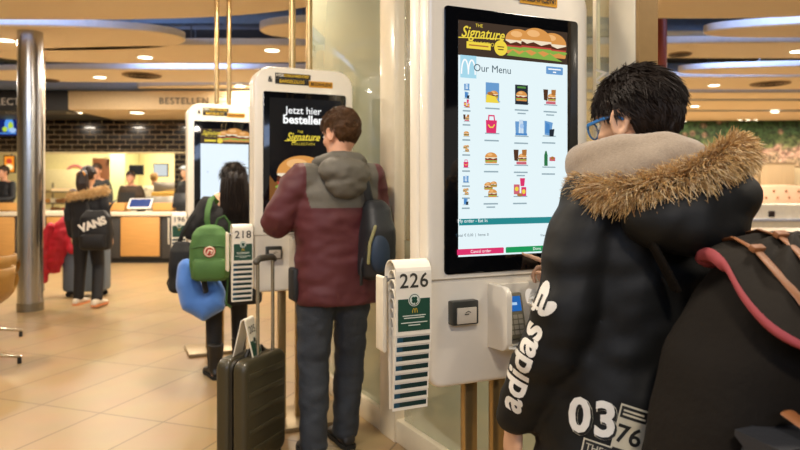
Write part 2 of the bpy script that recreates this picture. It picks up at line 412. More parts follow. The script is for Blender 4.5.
def decal(flat_pts, faces, O, ex, ey, bvh, mat, mb, off=.002, sub=.012, rot=0.):
    """lays a flat print on a curved cloth surface: casts each vertex along the print's normal"""
    n = V(ex).cross(V(ey)).normalized(); bm = bmesh.new(); c, s = math.cos(rot), math.sin(rot)
    vs = [bm.verts.new((x*c-y*s, x*s+y*c, 0)) for x, y in flat_pts]
    for f in faces:
        try: bm.faces.new([vs[i] for i in f])
        except ValueError: pass
    bmesh.ops.triangulate(bm, faces=bm.faces[:])
    for _ in range(3):
        ed = [e for e in bm.edges if e.calc_length() > sub]
        if not ed: break
        bmesh.ops.subdivide_edges(bm, edges=ed, cuts=1); bmesh.ops.triangulate(bm, faces=bm.faces[:])
    for v in bm.verts:
        p = V(O)+V(ex)*v.co.x+V(ey)*v.co.y
        h, hn, _, _ = bvh.ray_cast(p+n*.3, -n, .7)
        v.co = (h+n*off) if h else p
    mb.mat(mat); mb.addbm(bm)
def bvh_of(o):
    me = o.data; return BVHTree.FromPolygons([v.co.copy() for v in me.vertices], [tuple(p.vertices) for p in me.polygons])
def tufts_along(mb, mats, loop, cen, n, ln, rnd, out=(.5, 1.), down=.25, r=.0032, spread=.03):
    m = len(loop)
    for i in range(n):
        t = rnd.random()*m; a = int(t); p = lerp(loop[a], loop[(a+1) % m], t-a)
        tang = (loop[(a+1) % m]-loop[a]).normalized()
        o = (p-cen(p)).normalized(); o = (o-tang*o.dot(tang)).normalized(); b = tang.cross(o)
        al = rnd.uniform(-1.25, 1.25); d = o*math.cos(al)+b*math.sin(al)
        s = p+d*rnd.uniform(.2, 1.)*spread
        L = ln*rnd.uniform(.55, 1.15); dr = (d+tang*rnd.uniform(-.55, .55)+V((0, 0, -down*rnd.random()))).normalized()
        q = [s, s+dr*L*.5, s+dr*L+V((0, 0, -down*L*.8))+tang*rnd.uniform(-.25, .25)*L]
        mb.mat(rnd.choice(mats)); mb.tube(q, [r, r*.75, .0004], 3, round_ends=False)
# ------------------------------------------------------------------ the room
def struct(name, mb, m, smooth=True):
    o = mb.build(name, m, None, smooth); o['kind'] = 'structure'; return o
tile = brick_mat('floor_tile', 'ab9066', 'a68a60', '7a6546', .9, .45, .006, .36, off=0., rot=R(-71), shift=(-.444, .189), bump=.15)
o = struct('floor', MB().box((1.5, 7, -.05), (26, 26, .1)), tile)
warm_white = M('warm_white_paint', 'efe0bd', .6)
orange = M('raft_cream', 'f7e8cc', .75, var=.02)
slate = M('slab_dark', '2c333c', .8)
struct('ceiling', MB().box((1.5, 7, 3.85), (26, 26, .1)), slate)
wallp = M('wall_paint', 'e2cfa6', .7)
struct('wall_left', MB().box((-11.45, 7, 1.9), (.1, 26, 3.8)), wallp)
struct('wall_right', MB().box((14.45, 7, 1.9), (.1, 26, 3.8)), wallp)
# ducts above the rafts
duct = M('duct_blue_grey', '8fa0b4', .45, metal=.3)
for i, (x0, x1, y, z, h) in enumerate(((-10, 3, 8.3, 3.5, .26), (-9, 13, 11.9, 3.42, .3), (-8, 0, 6.9, 3.62, .22), (1.2, 12, 7.2, 3.42, .2), (1.5, 13, 8.7, 3.5, .25), (1, 13, 9.8, 3.45, .2))):
    d = MB().box(((x0+x1)/2, y, z), (x1-x0, .3, h), bev=.02)
    for k in range(int((x1-x0)/1.2)): d.box((x0+.6+k*1.2, y, z), (.03, .33, h+.03))
    for k in (.15, .5, .85): d.cyl((x0+(x1-x0)*k, y, z+h/2-.01), (x0+(x1-x0)*k, y, 3.82), .015)
    o = d.build('air_duct', duct)
    tag(o, ('long grey air duct above the ceiling rafts over the counter', 'longest grey duct running above rafts in front of the kitchen', 'grey duct above the left rafts near the steel column', 'grey duct seen in the gap beside the red column', 'grey duct above the rafts right of the dark haired man', 'grey duct behind the rafts on the right, nearest the mural')[i], 'duct')
# ------------------------------------------------------------------ ceiling rafts
def raft(cx, cy, a, b, label, z=3.0, th=.085, rot=0., n=2.3, group=None):
    e = empty('ceiling_raft', (cx, cy, z), R(rot), label, 'ceiling panel', group)
    def ring(k, zz): return [V((a*k*math.copysign(abs(math.cos(t))**(2/n), math.cos(t))-(0), (b-(a-a*k))*math.copysign(abs(math.sin(t))**(2/n), math.sin(t)), zz)) for t in [2*PI*i/72 for i in range(72)]]
    mb = MB(); mb.loft([ring(1, 0.004), ring(1, .02)][:1]+[ring(1-.012/a, 0)]) if False else None
    mb.mat(orange); mb.loft([ring(1-.01/a, 0), ring(1, .012), ring(1, .03)])
    mb.build('underside', None, e, ang=30)
    m2 = MB(); m2.loft([ring(1+.006/a, .012), ring(1+.006/a, th)]); m2.build('rim', M('raft_rim', 'f2f3f6', .6), e, ang=30)
    for sx in (-.6, 0, .6):
        m3 = MB(); m3.cyl((a*sx, 0, th-.01), (a*sx, 0, 3.82-z), .008, n=8); m3.build('rod', M('steel_rod', '8a8c90', .4, .8), e)
    return e
raft(-3.4, 4.55, 3.3, 1.95, 'huge cream ceiling raft filling the top left corner of the view', n=2.6)
raft(2.9, 4.4, 2.5, 2.05, 'huge cream ceiling raft above the dark haired man and the menu screen', n=2.6)
raft(-4.45, 7.35, 2.0, .62, 'cream ceiling raft resting against the top of the steel column')
raft(-2.65, 8.25, 2.55, .56, 'cream ceiling raft with one lit downlight, above the red coat', rot=-2)
raft(-3.1, 9.85, 3.5, .58, 'cream ceiling raft with a round vent and a downlight before the counter', n=3)
raft(-1.9, 11.05, 2.55, .34, 'thin cream ceiling raft right above the BESTELLEN sign')
raft(-.35, 7.0, 1.15, .42, 'small oval ceiling raft behind the hanging poles of the kiosk')
raft(5.35, 6.85, 2.05, .36, 'small oval ceiling raft right of the red column', rot=-6)
raft(4.9, 8.0, 3.5, .46, 'cream ceiling raft with a small vent, right of the red column')
raft(6.9, 9.3, 2.85, .36, 'cream pointed ceiling raft above and right of the fur hood', rot=-3)
raft(5.0, 10.55, 4.5, .62, 'cream ceiling raft with a large round vent and a downlight', n=3)
raft(5.5, 12.0, 4.8, .38, 'narrow cream ceiling raft, third from the mural', n=3)
raft(5.5, 13.45, 5.2, .72, 'cream ceiling raft second from the mural', n=3)
raft(5.5, 15.55, 6, 1.0, 'cream ceiling raft nearest the green mural', n=3)
lampm = E('lamp_glow', 'fff3d6', 9.)
def downlight(px, py, label, z=3.0, r=.075, w=True, group=None):
    Y = (z-CH)*F/(YH-py); p = at(px, py, Y)
    e = empty('downlight', (p.x, p.y, z), 0, label, 'ceiling light', group)
    m = MB(); m.tube([V((r*1.25*math.cos(t), r*1.25*math.sin(t), -.004)) for t in [2*PI*i/24 for i in range(24)]], .007, 6, closed=True); m.build('ring', M('lamp_ring', 'f4efe2', .4), e)
    m = MB(); m.cyl((0, 0, -.006), (0, 0, .0), r*1.2, n=24); m.build('lens', lampm, e)
    return (p.x, p.y, z)
LAMPS = [downlight(*a) for a in (
    (145, 57, 'lit downlight in the raft above the red coat'), (100, 77, 'lit downlight left of the round vent before the counter'),
    (272, 50, 'lit downlight just left of the hanging poles of the second kiosk'), (240, 86, 'small lit downlight by the hanging poles of the far kiosk'),
    (6, 40, 'lit downlight left of the steel column, at the picture edge'),
    (714, 85, 'lit downlight just right of the dark hair'), (695, 106, 'lit downlight lowest beside the dark hair'), (775, 112, 'lit downlight low on the right above the mural'),
    (798, 51, 'lit downlight at the right edge of the picture'), (683, 121, 'small lit downlight touching the fur hood, at the mural edge'))]
for px in (740, 748, 756): LAMPS.append(downlight(px, 119.8, 'one of three small lit downlights set close together above the mural', r=.05, group='three small downlights in a row'))
def vent(px, py, r, label):
    Y = 1.66*F/(YH-py); p = at(px, py, Y); e = empty('air_vent', (p.x, p.y, 3.0), 0, label, 'air vent')
    m = MB(); m.cyl((0, 0, -.012), (0, 0, .002), r, n=32); m.build('plate', M('vent_plate', '9b815c', .5), e)
    m = MB()
    for q in (.25, .45, .65, .85): m.tube([V((r*q*math.cos(t), r*q*math.sin(t), -.014)) for t in [2*PI*i/24 for i in range(24)]], .008, 6, closed=True)
    m.build('grille', M('vent_dark', '4a3c2a', .5), e)
vent(142, 75, .28, 'round air vent in the ceiling raft before the counter'); vent(770, 83.5, .3, 'large round air vent on the right side of the ceiling')
vent(680, 54, .14, 'small round air vent right of the red column'); vent(50, 80, .14, 'small round air vent beside the steel column')
# ------------------------------------------------------------------ steel column, slim pole, red column
steel = M('brushed_steel', 'b6b8ba', .24, 1., var=.05, scale=6, bump=.03, stretch=(8, 8, .3))
c = onfloor(25, 312); c.y += .1
e = empty('steel_column', c, 0, 'round brushed steel column standing on the tiled floor at left', 'column')
MB().cyl((0, 0, 0), (0, 0, 3.0), .125, n=48).build('shaft', steel, e)
MB().cyl((0, 0, 0), (0, 0, .09), .132, n=48).build('collar', M('steel_dull', '8f8878', .4, .9), e)
m = MB(); m.cyl((0, 0, 2.99), (0, 0, 3.8), .12, n=32); m.build('upper_shaft', steel, e)
p = onfloor(43.5, 290); e = empty('slim_post', p, 0, 'slim pale post with a small knob right beside the steel column', 'post')
MB().cyl((0, 0, 0), (0, 0, 3.0), .02, n=16).build('rod', M('pale_metal', 'd8cdb8', .3, .6), e); MB().ell((0, 0, .28), (.045, .045, .035)).build('knob', M('pale_metal', 'd8cdb8', .3, .6), e)
# ------------------------------------------------------------------ counter wall
brick = brick_mat('dark_glazed_brick', '190f09', '241709', '857558', .235, .098, .008, .18, swz=True, coat=.4)
YB = 12.8
w = MB()
def wallbox(px0, px1, py0, py1, y=YB, d=.15):
    a, b = at(px0, py1, y), at(px1, py0, y); w.box(((a.x+b.x)/2, y+d/2, (a.z+b.z)/2), (b.x-a.x, d, b.z-a.z))
zt = at(0, 152, YB).z
w.box((-5.05, YB+.075, (zt+3.0)/2), (9.5, .15, 3.0-zt))
xr = at(174.5, 0, YB).x
w.box(((xr-.3)/2, YB+.075, zt/2), (-.3-xr, .15, zt))
struct('wall_back', w, brick, smooth=False)
kit = M('kitchen_wall', 'f4e7b6', .6)
struct('wall_kitchen', MB().box((-5.2, 16.05, 1.6), (9.8, .1, 3.2)), kit)
struct('trim_1', MB().box((-5.05, YB+.05, zt-.012), (9.4, .22, .025), bev=.004), M('opening_trim', 'd9c79a', .5))
# fascia with soffit and letters
fas = MB(); fas.box((-2.2, 11.3, 2.83), (3.6+4.0, .5, .32)); 
YF = 11.05
xl = at(68, 0, YF).x
o = MB().box(((xl+1.2)/2, YF+.875, 2.80), (1.2-xl, 1.75, .32), bev=.01).build('sign_fascia', M('fascia_cream', 'd6bd95', .6), None)
tag(o, 'long cream sign board over the counter lettered BESTELLEN', 'sign board')
fs = empty('dummy', (0, 0, 0)); bpy.data.objects.remove(fs)
def letters(name, txt, px, py, Y, size, mat, label, depth=.012, **kw):
    p = at(px, py, Y); vs, fc = text2d(txt, size, **kw); mb = MB()
    bm = bmesh.new(); V2 = [bm.verts.new((x, 0, z)) for x, z in vs]
    for f in fc:
        try: bm.faces.new([V2[i] for i in f])
        except ValueError: pass
    r = bmesh.ops.extrude_face_region(bm, geom=bm.faces[:])
    for g in r['geom']:
        if isinstance(g, bmesh.types.BMVert): g.co.y -= depth
    mb.addbm(bm, Matrix.Translation(p)); o = mb.build(name, mat, None, smooth=False); return tag(o, label, 'sign')
letters('sign_lettering', 'BESTELLEN', 184, 101.3, YF, .155, M('letter_grey', '5a5046', .6), 'grey capital letters BESTELLEN on the cream sign board', space=1.15)
for k, px in enumerate((222, 233)):
    mb = MB(); p = at(px, 98, YF); mb.tube([p+V((.07*(1 if q[0] else -1), -.002, .06*(1 if q[1] else -1))) for q in ((0, 0), (1, 0), (1, 1), (0, 1))], .008, 6, closed=True)
    mb.tube([p+V((-.04, -.008, .02)), p+V((.04, -.008, .02))], .008, 6)
    tag(mb.build('card_pictogram', M('letter_grey', '5a5046', .6), None), ('grey outline card symbol nearer the word on the sign board', 'grey outline card symbol farther right on the sign board')[k], 'sign')
o = MB().box(((-8.5+xl)/2, YF+.75, 2.79), (xl+8.5, 1.5, .34), bev=.01).build('sign_fascia', M('fascia_dark', '2b2c2e', .5), None)
tag(o, 'dark grey sign board left over the counter lettered COLLECT', 'sign board')
letters('sign_lettering', 'COLLECT', -3, 102, YF, .17, M('letter_white', 'e9e4da', .5), 'pale capital letters COLLECT on the dark sign board', space=1.1)
o = MB().box((-4.1, YF+.9, 3.06), (8.8, 1.7, .16), bev=.02).build('header_beam', M('header_blue_lit', 'aebccb', .5), None); o['kind'] = 'structure'; o.name = 'trim_2'  # pale blue colour stands in for cool light on a duct
for px, lb in ((43, 'lit lamp under the sign board right of the steel column'), (75, 'lit lamp under the sign board above the dark pocket woman'), (137, 'lit lamp under the cream sign board')):
    pass
def soffit_lamp(px, label):
    z = 2.635; Y = YF+.35; p = at(px, 0, Y); e = empty('downlight', (p.x, Y, z), 0, label, 'ceiling light')
    MB().cyl((0, 0, -.012), (0, 0, .003), .12, n=24).build('lens', lampm, e); MB().tube([V((.125*math.cos(t), .125*math.sin(t), -.006)) for t in [2*PI*i/24 for i in range(24)]], .012, 6, closed=True).build('ring', M('lamp_ring', 'f4efe2', .4), e)
    return (p.x, Y, z)
SOFF = [soffit_lamp(14, 'lit lamp under the dark COLLECT board'), soffit_lamp(75, 'lit lamp under the cream board, nearer the steel column'), soffit_lamp(137, 'lit lamp under the cream board, nearer the BESTELLEN letters'), soffit_lamp(200, 'lit lamp under the board, behind the far kiosk')]
# counter
YC = 11.3
topm = M('counter_top', 'efe4cb', .3)
zc = at(0, 214, YC).z
o = MB().box((-4.2, YC+.36, zc+.0), (9.3, .8, .07), bev=.01).build('service_counter', topm, None); tag(o, 'long pale counter top running in front of the kitchen', 'counter')
woodm = M('counter_wood', 'cf9a55', .45, var=.08, scale=3, stretch=(1, 1, 12))
darkm = M('counter_dark', '3b3a38', .5)
segs = [(-70, -20, 1), (-20, 16, 1), (16, 46, 0), (46, 65, 1), (65, 110, 0), (110, 120, 0), (120, 161, 1), (161, 175, 0), (175, 216, 1), (216, 250, 0), (250, 300, 1)]
labs = ['wood fronted counter unit at the far left out of the picture', 'wood fronted counter unit left of the steel column', 'dark counter unit behind the steel column', 'wood fronted counter unit right of the steel column', 'wide dark counter unit behind the woman with the lettered bag', 'narrow dark counter unit left of the wood front', 'wood fronted counter unit below the register screen', 'narrow dark counter unit left of the far kiosk', 'wood fronted counter unit behind the far kiosk', 'dark counter unit behind the black haired woman', 'wood fronted counter unit behind the second kiosk']
for (a, b, k), lb in zip(segs, labs):
    xa, xb = at(a, 0, YC).x, at(b, 0, YC).x
    e = empty('counter_unit', ((xa+xb)/2, YC+.3, 0), 0, lb, 'counter unit'); wd = xb-xa-.008
    MB().box((0, .01, zc/2+.02), (wd, .6, zc-.12), bev=.004).build('carcass', darkm, e)
    if k: MB().box((0, -.31, zc/2+.035), (wd-.03, .03, zc-.17), bev=.006).build('front_panel', woodm, e)
    MB().box((0, .03, .04), (wd, .56, .08)).build('kickplate', M('kick_black', '1f1e1c', .5), e)
# ------------------------------------------------------------------ right background
muralm = bpy.data.materials.new('mural_print'); muralm.use_nodes = True
nt = muralm.node_tree; L = nt.links; b = nt.nodes['Principled BSDF']; tc = nt.nodes.new('ShaderNodeTexCoord'); sp = nt.nodes.new('ShaderNodeSeparateXYZ'); L.new(tc.outputs['Object'], sp.inputs[0])
n1 = nt.nodes.new('ShaderNodeTexNoise'); n1.inputs['Scale'].default_value = 2.0; n1.inputs['Detail'].default_value = 6; L.new(tc.outputs['Object'], n1.inputs['Vector'])
add = nt.nodes.new('ShaderNodeMath'); add.operation = 'MULTIPLY_ADD'; L.new(n1.outputs['Fac'], add.inputs[0]); add.inputs[1].default_value = .9; L.new(sp.outputs[2], add.inputs[2])
cr = nt.nodes.new('ShaderNodeValToRGB'); el = cr.color_ramp.elements; mr = nt.nodes.new('ShaderNodeMapRange'); mr.inputs[1].default_value = .35; mr.inputs[2].default_value = 1.45
L.new(add.outputs[0], mr.inputs[0]); L.new(mr.outputs[0], cr.inputs[0])
el[0].position = .3; el[0].color = lin('b49c7c')+(1,); el[1].position = .9; el[1].color = lin('3a5a34')+(1,)
q = el.new(.46); q.color = lin('c9a08c')+(1,); q = el.new(.56); q.color = lin('6f7a4a')+(1,); q = el.new(.7); q.color = lin('3d5426')+(1,)
vo = nt.nodes.new('ShaderNodeTexVoronoi'); vo.inputs['Scale'].default_value = 3.2; L.new(tc.outputs['Object'], vo.inputs['Vector'])
c2 = nt.nodes.new('ShaderNodeValToRGB'); c2.color_ramp.elements[0].position = .14; c2.color_ramp.elements[0].color = (1, 1, 1, 1); c2.color_ramp.elements[1].position = .3; c2.color_ramp.elements[1].color = (0, 0, 0, 1); L.new(vo.outputs['Distance'], c2.inputs[0])
mx = nt.nodes.new('ShaderNodeMix'); mx.data_type = 'RGBA'; L.new(c2.outputs[0], mx.inputs[0]); L.new(cr.outputs[0], mx.inputs[6]); mx.inputs[7].default_value = lin('c79a84')+(1,)
mu = nt.nodes.new('ShaderNodeMath'); mu.operation = 'MULTIPLY'; mu.inputs[1].default_value = .55; L.new(c2.outputs[0], mu.inputs[0]); L.new(mu.outputs[0], mx.inputs[0])
vo2 = nt.nodes.new('ShaderNodeTexVoronoi'); vo2.inputs['Scale'].default_value = 9; L.new(tc.outputs['Object'], vo2.inputs['Vector'])
m2 = nt.nodes.new('ShaderNodeMix'); m2.data_type = 'RGBA'; m2.blend_type = 'OVERLAY'; m2.inputs[0].default_value = .75; L.new(mx.outputs[2], m2.inputs[6]); n9 = nt.nodes.new('ShaderNodeTexNoise'); n9.inputs['Scale'].default_value = 11; n9.inputs['Detail'].default_value = 5; n9.inputs['Roughness'].default_value = .7; L.new(tc.outputs['Object'], n9.inputs['Vector']); cr9 = nt.nodes.new('ShaderNodeValToRGB'); cr9.color_ramp.elements[0].position = .38; cr9.color_ramp.elements[1].position = .62; L.new(n9.outputs['Fac'], cr9.inputs[0]); L.new(cr9.outputs[0], m2.inputs[7]); L.new(m2.outputs[2], b.inputs['Base Color']); b.inputs['Roughness'].default_value = .6
YM = 16.8
o = struct('wall_far', MB().box((7.2, YM+.1, 1.5), (14, .2, 3.1)), wallp)
a0, a1 = at(640, 166, YM), at(860, 121, YM)
o = MB().box(((a0.x+a1.x)/2, YM-.0265, (a0.z+a1.z)/2), (a1.x-a0.x, .05, a1.z-a0.z)).build('leaf_mural', muralm, None); tag(o, 'green leaf and blossom mural across the far right wall', 'mural')
pink = M('blush_plaster', 'dcae92', .6); 
# studded blush booth with rounded top
p = at(785, 203, 15.5); e = empty('booth_back', (p.x, 15.7, 0), 0, 'rounded blush pink booth back with brass studs under the mural', 'booth')
prof = [(-1.35, 0), (1.35, 0)]+[(1.35*math.cos(R(t)), .95+.42*math.sin(R(t))) for t in range(0, 181, 9)]
m = MB(); m.prism(prof, .3, bev=.05); m.build('backrest', pink, e)
for i, (x, z) in enumerate([(-.9+.28*i, 1.06) for i in range(7)]+[(-.75+.3*i, 1.22) for i in range(6)]): MB().ell((x, -.004, z), (.028, .02, .028), None, 10, 6).build('stud', M('brass', '7a5a30', .4, .8), e)
for i, px in enumerate((702, 742, 778)):
    p = at(px, 172, 16.4); e = empty('screen_divider', (p.x, 16.45, 0), 0, ('tan slatted divider panel hidden mostly by the fur hood', 'tan slatted divider panel left of the studded booth', 'tan slatted divider panel right under the mural at the picture edge')[i], 'divider')
    MB().box((0, 0, .95), (.86, .06, 1.9), bev=.01).build('panel', M('tan_panel', 'b39b75', .6, var=.12, scale=4, stretch=(14, 1, .3)), e)
    MB().box((0, 0, 1.92), (.9, .1, .05), bev=.01).build('top_rail', M('tan_rail', '8f7a5c', .5), e)
p = at(800, 0, 8.3)
e = empty('service_ledge', (p.x-.4, 8.3, 0), 0, 'white service ledge with a dark socket behind the fur hood', 'ledge')
zl = at(0, 204, 8.3).z
MB().box((.5, 0, zl/2), (2.9, .5, zl), bev=.01).build('cabinet', M('ledge_white', 'efe3c8', .5), e)
MB().box((.5, -.02, zl-.19), (2.95, .58, .035), bev=.008).build('ledge_edge', M('ledge_cool', 'cfd3de', .4), e)
q = at(772, 214, 8.03); MB().box((q.x-p.x+.4, -.262, q.z), (.075, .02, .075), bev=.006).build('socket', M('socket_dark', '3a2a22', .5), e)
p = at(800, 250, 5.2); e = empty('dining_table', (p.x+.25, 5.3, 0), 0, 'light wood table top behind the rucksack at the right edge', 'table')
zt2 = at(0, 232, 5.3).z
MB().box((0, 0, zt2-.02), (1.6, 1.1, .04), bev=.012).build('tabletop', M('pale_oak', 'ddbf8e', .4, var=.06, scale=4, stretch=(1, 8, 1)), e)
for sx in (-.6, .6): MB().cyl((sx, 0, 0), (sx, 0, zt2-.03), .03).build('leg', M('steel_rod', '8a8c90', .4, .8), e)
p = at(806, 262, 3.6); e = empty('white_chair', (p.x+.1, 3.6, 0), R(20), 'rounded white chair back peeking above the rucksack', 'chair')
m = MB(); m.loft([[V(((.24-.02*k)*math.cos(t), .2*math.sin(t)*s, z)) for t, s in [(R(x), 1) for x in range(0, 181, 15)]+[(R(x), .86) for x in range(180, -1, -15)]] for k, z in ((0, .45), (0, .7), (1, .88), (3, .955))]); m.build('backrest', M('chair_white', 'ece6da', .4), e)
MB().loft([[V((.24*math.cos(t), .22*math.sin(t), z)) for t in [2*PI*i/24 for i in range(24)]] for z in (.43, .47)]).build('seat', M('chair_white', 'ece6da', .4), e)
for k in range(4): MB().cyl((.12*math.cos(R(45+90*k)), .12*math.sin(R(45+90*k)), .43), (.22*math.cos(R(45+90*k)), .22*math.sin(R(45+90*k)), 0), .014, n=10).build('leg', M('pale_oak', 'ddbf8e', .4), e)
p = at(661.5, 0, 7.0); o = MB().cyl((p.x, 7.0, 0), (p.x, 7.0, 3.8), .055, n=24).build('red_column', M('red_brown_paint', '8f3a1c', .5), None); tag(o, 'slim red brown column right behind the dark haired man', 'column')
# ------------------------------------------------------------------ glass partition
W0 = V((.0, 3.43, 0)); WD = V((.483, -.8756, 0)).normalized(); WN = V((-WD.y, WD.x, 0))
wall_rot = math.atan2(WD.y, WD.x)
def wp(px):
    k = (px-400)/F; t = (k*W0.y-W0.x)/(WD.x-k*WD.y); return W0+WD*t, t
cream = M('partition_cream', 'e4d8bc', .22, var=.02, coat=.3)
tanm = M('partition_bronze', '9d7f52', .35, .3)
_, ta = wp(311); _, tb = wp(397); _, tc_ = wp(634)
Rw = rotz(wall_rot)
part_ = empty('glass_partition', (0, 0, 0), 0, 'glass partition with cream posts and low frosted panes behind the ordering kiosks', 'glass wall')
def post(t, label, wd=.12, ew=.085):
    c = W0+WD*t; p = MB().box((0, 0, 1.9), (wd, .09, 3.8), bev=.006).build('post', cream, part_); p.location = c; p.rotation_euler = (0, 0, wall_rot)
    MB().box((wd/2+.006, .0425-ew/2, 1.9), (.012, ew, 3.8)).build('edge_strip', tanm, p)
post(tb-.03, 'cream partition post between the second and the front kiosk', .17, .02); post(tc_-.01, 'cream partition post behind the head of the dark haired man', .11)
def glassm(name, tint, dens, rough=.03):
    m = bpy.data.materials.new(name); m.use_nodes = True; nt = m.node_tree; nt.nodes.clear(); L = nt.links
    out = nt.nodes.new('ShaderNodeOutputMaterial'); tr = nt.nodes.new('ShaderNodeBsdfTransparent'); tr.inputs[0].default_value = (.93, .97, .94, 1)
    df = nt.nodes.new('ShaderNodeBsdfPrincipled'); df.inputs['Base Color'].default_value = lin(tint)+(1,); df.inputs['Roughness'].default_value = .5; df.inputs['Specular IOR Level'].default_value = 0
    tl = nt.nodes.new('ShaderNodeBsdfTranslucent'); tl.inputs[0].default_value = lin(tint)+(1,)
    m0 = nt.nodes.new('ShaderNodeMixShader'); m0.inputs[0].default_value = .5; L.new(df.outputs[0], m0.inputs[1]); L.new(tl.outputs[0], m0.inputs[2])
    m1 = nt.nodes.new('ShaderNodeMixShader'); m1.inputs[0].default_value = dens; L.new(tr.outputs[0], m1.inputs[1]); L.new(m0.outputs[0], m1.inputs[2])
    gl = nt.nodes.new('ShaderNodeBsdfGlossy'); gl.inputs['Roughness'].default_value = rough; lw = nt.nodes.new('ShaderNodeLayerWeight'); lw.inputs[0].default_value = .5; pw = nt.nodes.new('ShaderNodeMath'); pw.operation = 'POWER'; pw.inputs[1].default_value = 4; L.new(lw.outputs['Facing'], pw.inputs[0]); fr = nt.nodes.new('ShaderNodeMath'); fr.operation = 'MULTIPLY_ADD'; fr.inputs[1].default_value = .9; fr.inputs[2].default_value = .16; L.new(pw.outputs[0], fr.inputs[0])
    m2 = nt.nodes.new('ShaderNodeMixShader'); L.new(fr.outputs[0], m2.inputs[0]); L.new(m1.outputs[0], m2.inputs[1]); L.new(gl.outputs[0], m2.inputs[2]); L.new(m2.outputs[0], out.inputs[0])
    return m
frost = glassm('frosted_glass', 'c4c9b2', .6); clear = glassm('tinted_glass', 'd6dcc2', .12)
def pane(t0, t1, z0, z1, mat, label):
    c = W0+WD*((t0+t1)/2); e = MB(); e.box((0, 0, 0), (abs(t1-t0), .012, z1-z0), bev=.002)
    o = e.build('glass_pane', mat, part_); o.location = (c.x, c.y, (z0+z1)/2); o.rotation_euler = (0, 0, wall_rot); return o
pane(ta, tb-.09, .12, 3.8, frost, 'frosted glass pane of the partition beside the man in maroon')
pane(tb+.09, tc_-.05, .12, 1.06, frost, 'low frosted glass pane of the partition under the front kiosk')
pane(tb+.09, tc_-.05, 1.065, 3.8, clear, 'clear glass pane of the partition behind the front kiosk')
tm = (ta+tc_)/2; c = W0+WD*tm
o = MB().box((0, 0, .06), (abs(tc_-ta), .07, .12), bev=.006).build('base_rail', cream, part_); o.location = (c.x, c.y, 0); o.rotation_euler = (0, 0, wall_rot)
o = MB().box((0, 0, 1.85), (.014, .02, 3.7)).build('glazing_bar', cream, part_)
c, t = wp(596.5); o.location = (c.x, c.y, .05); o.rotation_euler = (0, 0, wall_rot)

q, t = wp(603.5); f = Flat(Matrix.Identity(4)); f.text('W', 0, 0, .085, M('letter_white', 'e9e4da', .5), rot=PI/2)
for v in f.mb.v: v.y = -.001
o = f.build('lettering', part_); o.location = V((q.x, q.y, CH-(80-YH)/F*q.y))-WN*(.009 if WN.y > 0 else -.009); o.rotation_euler = (0, 0, wall_rot)
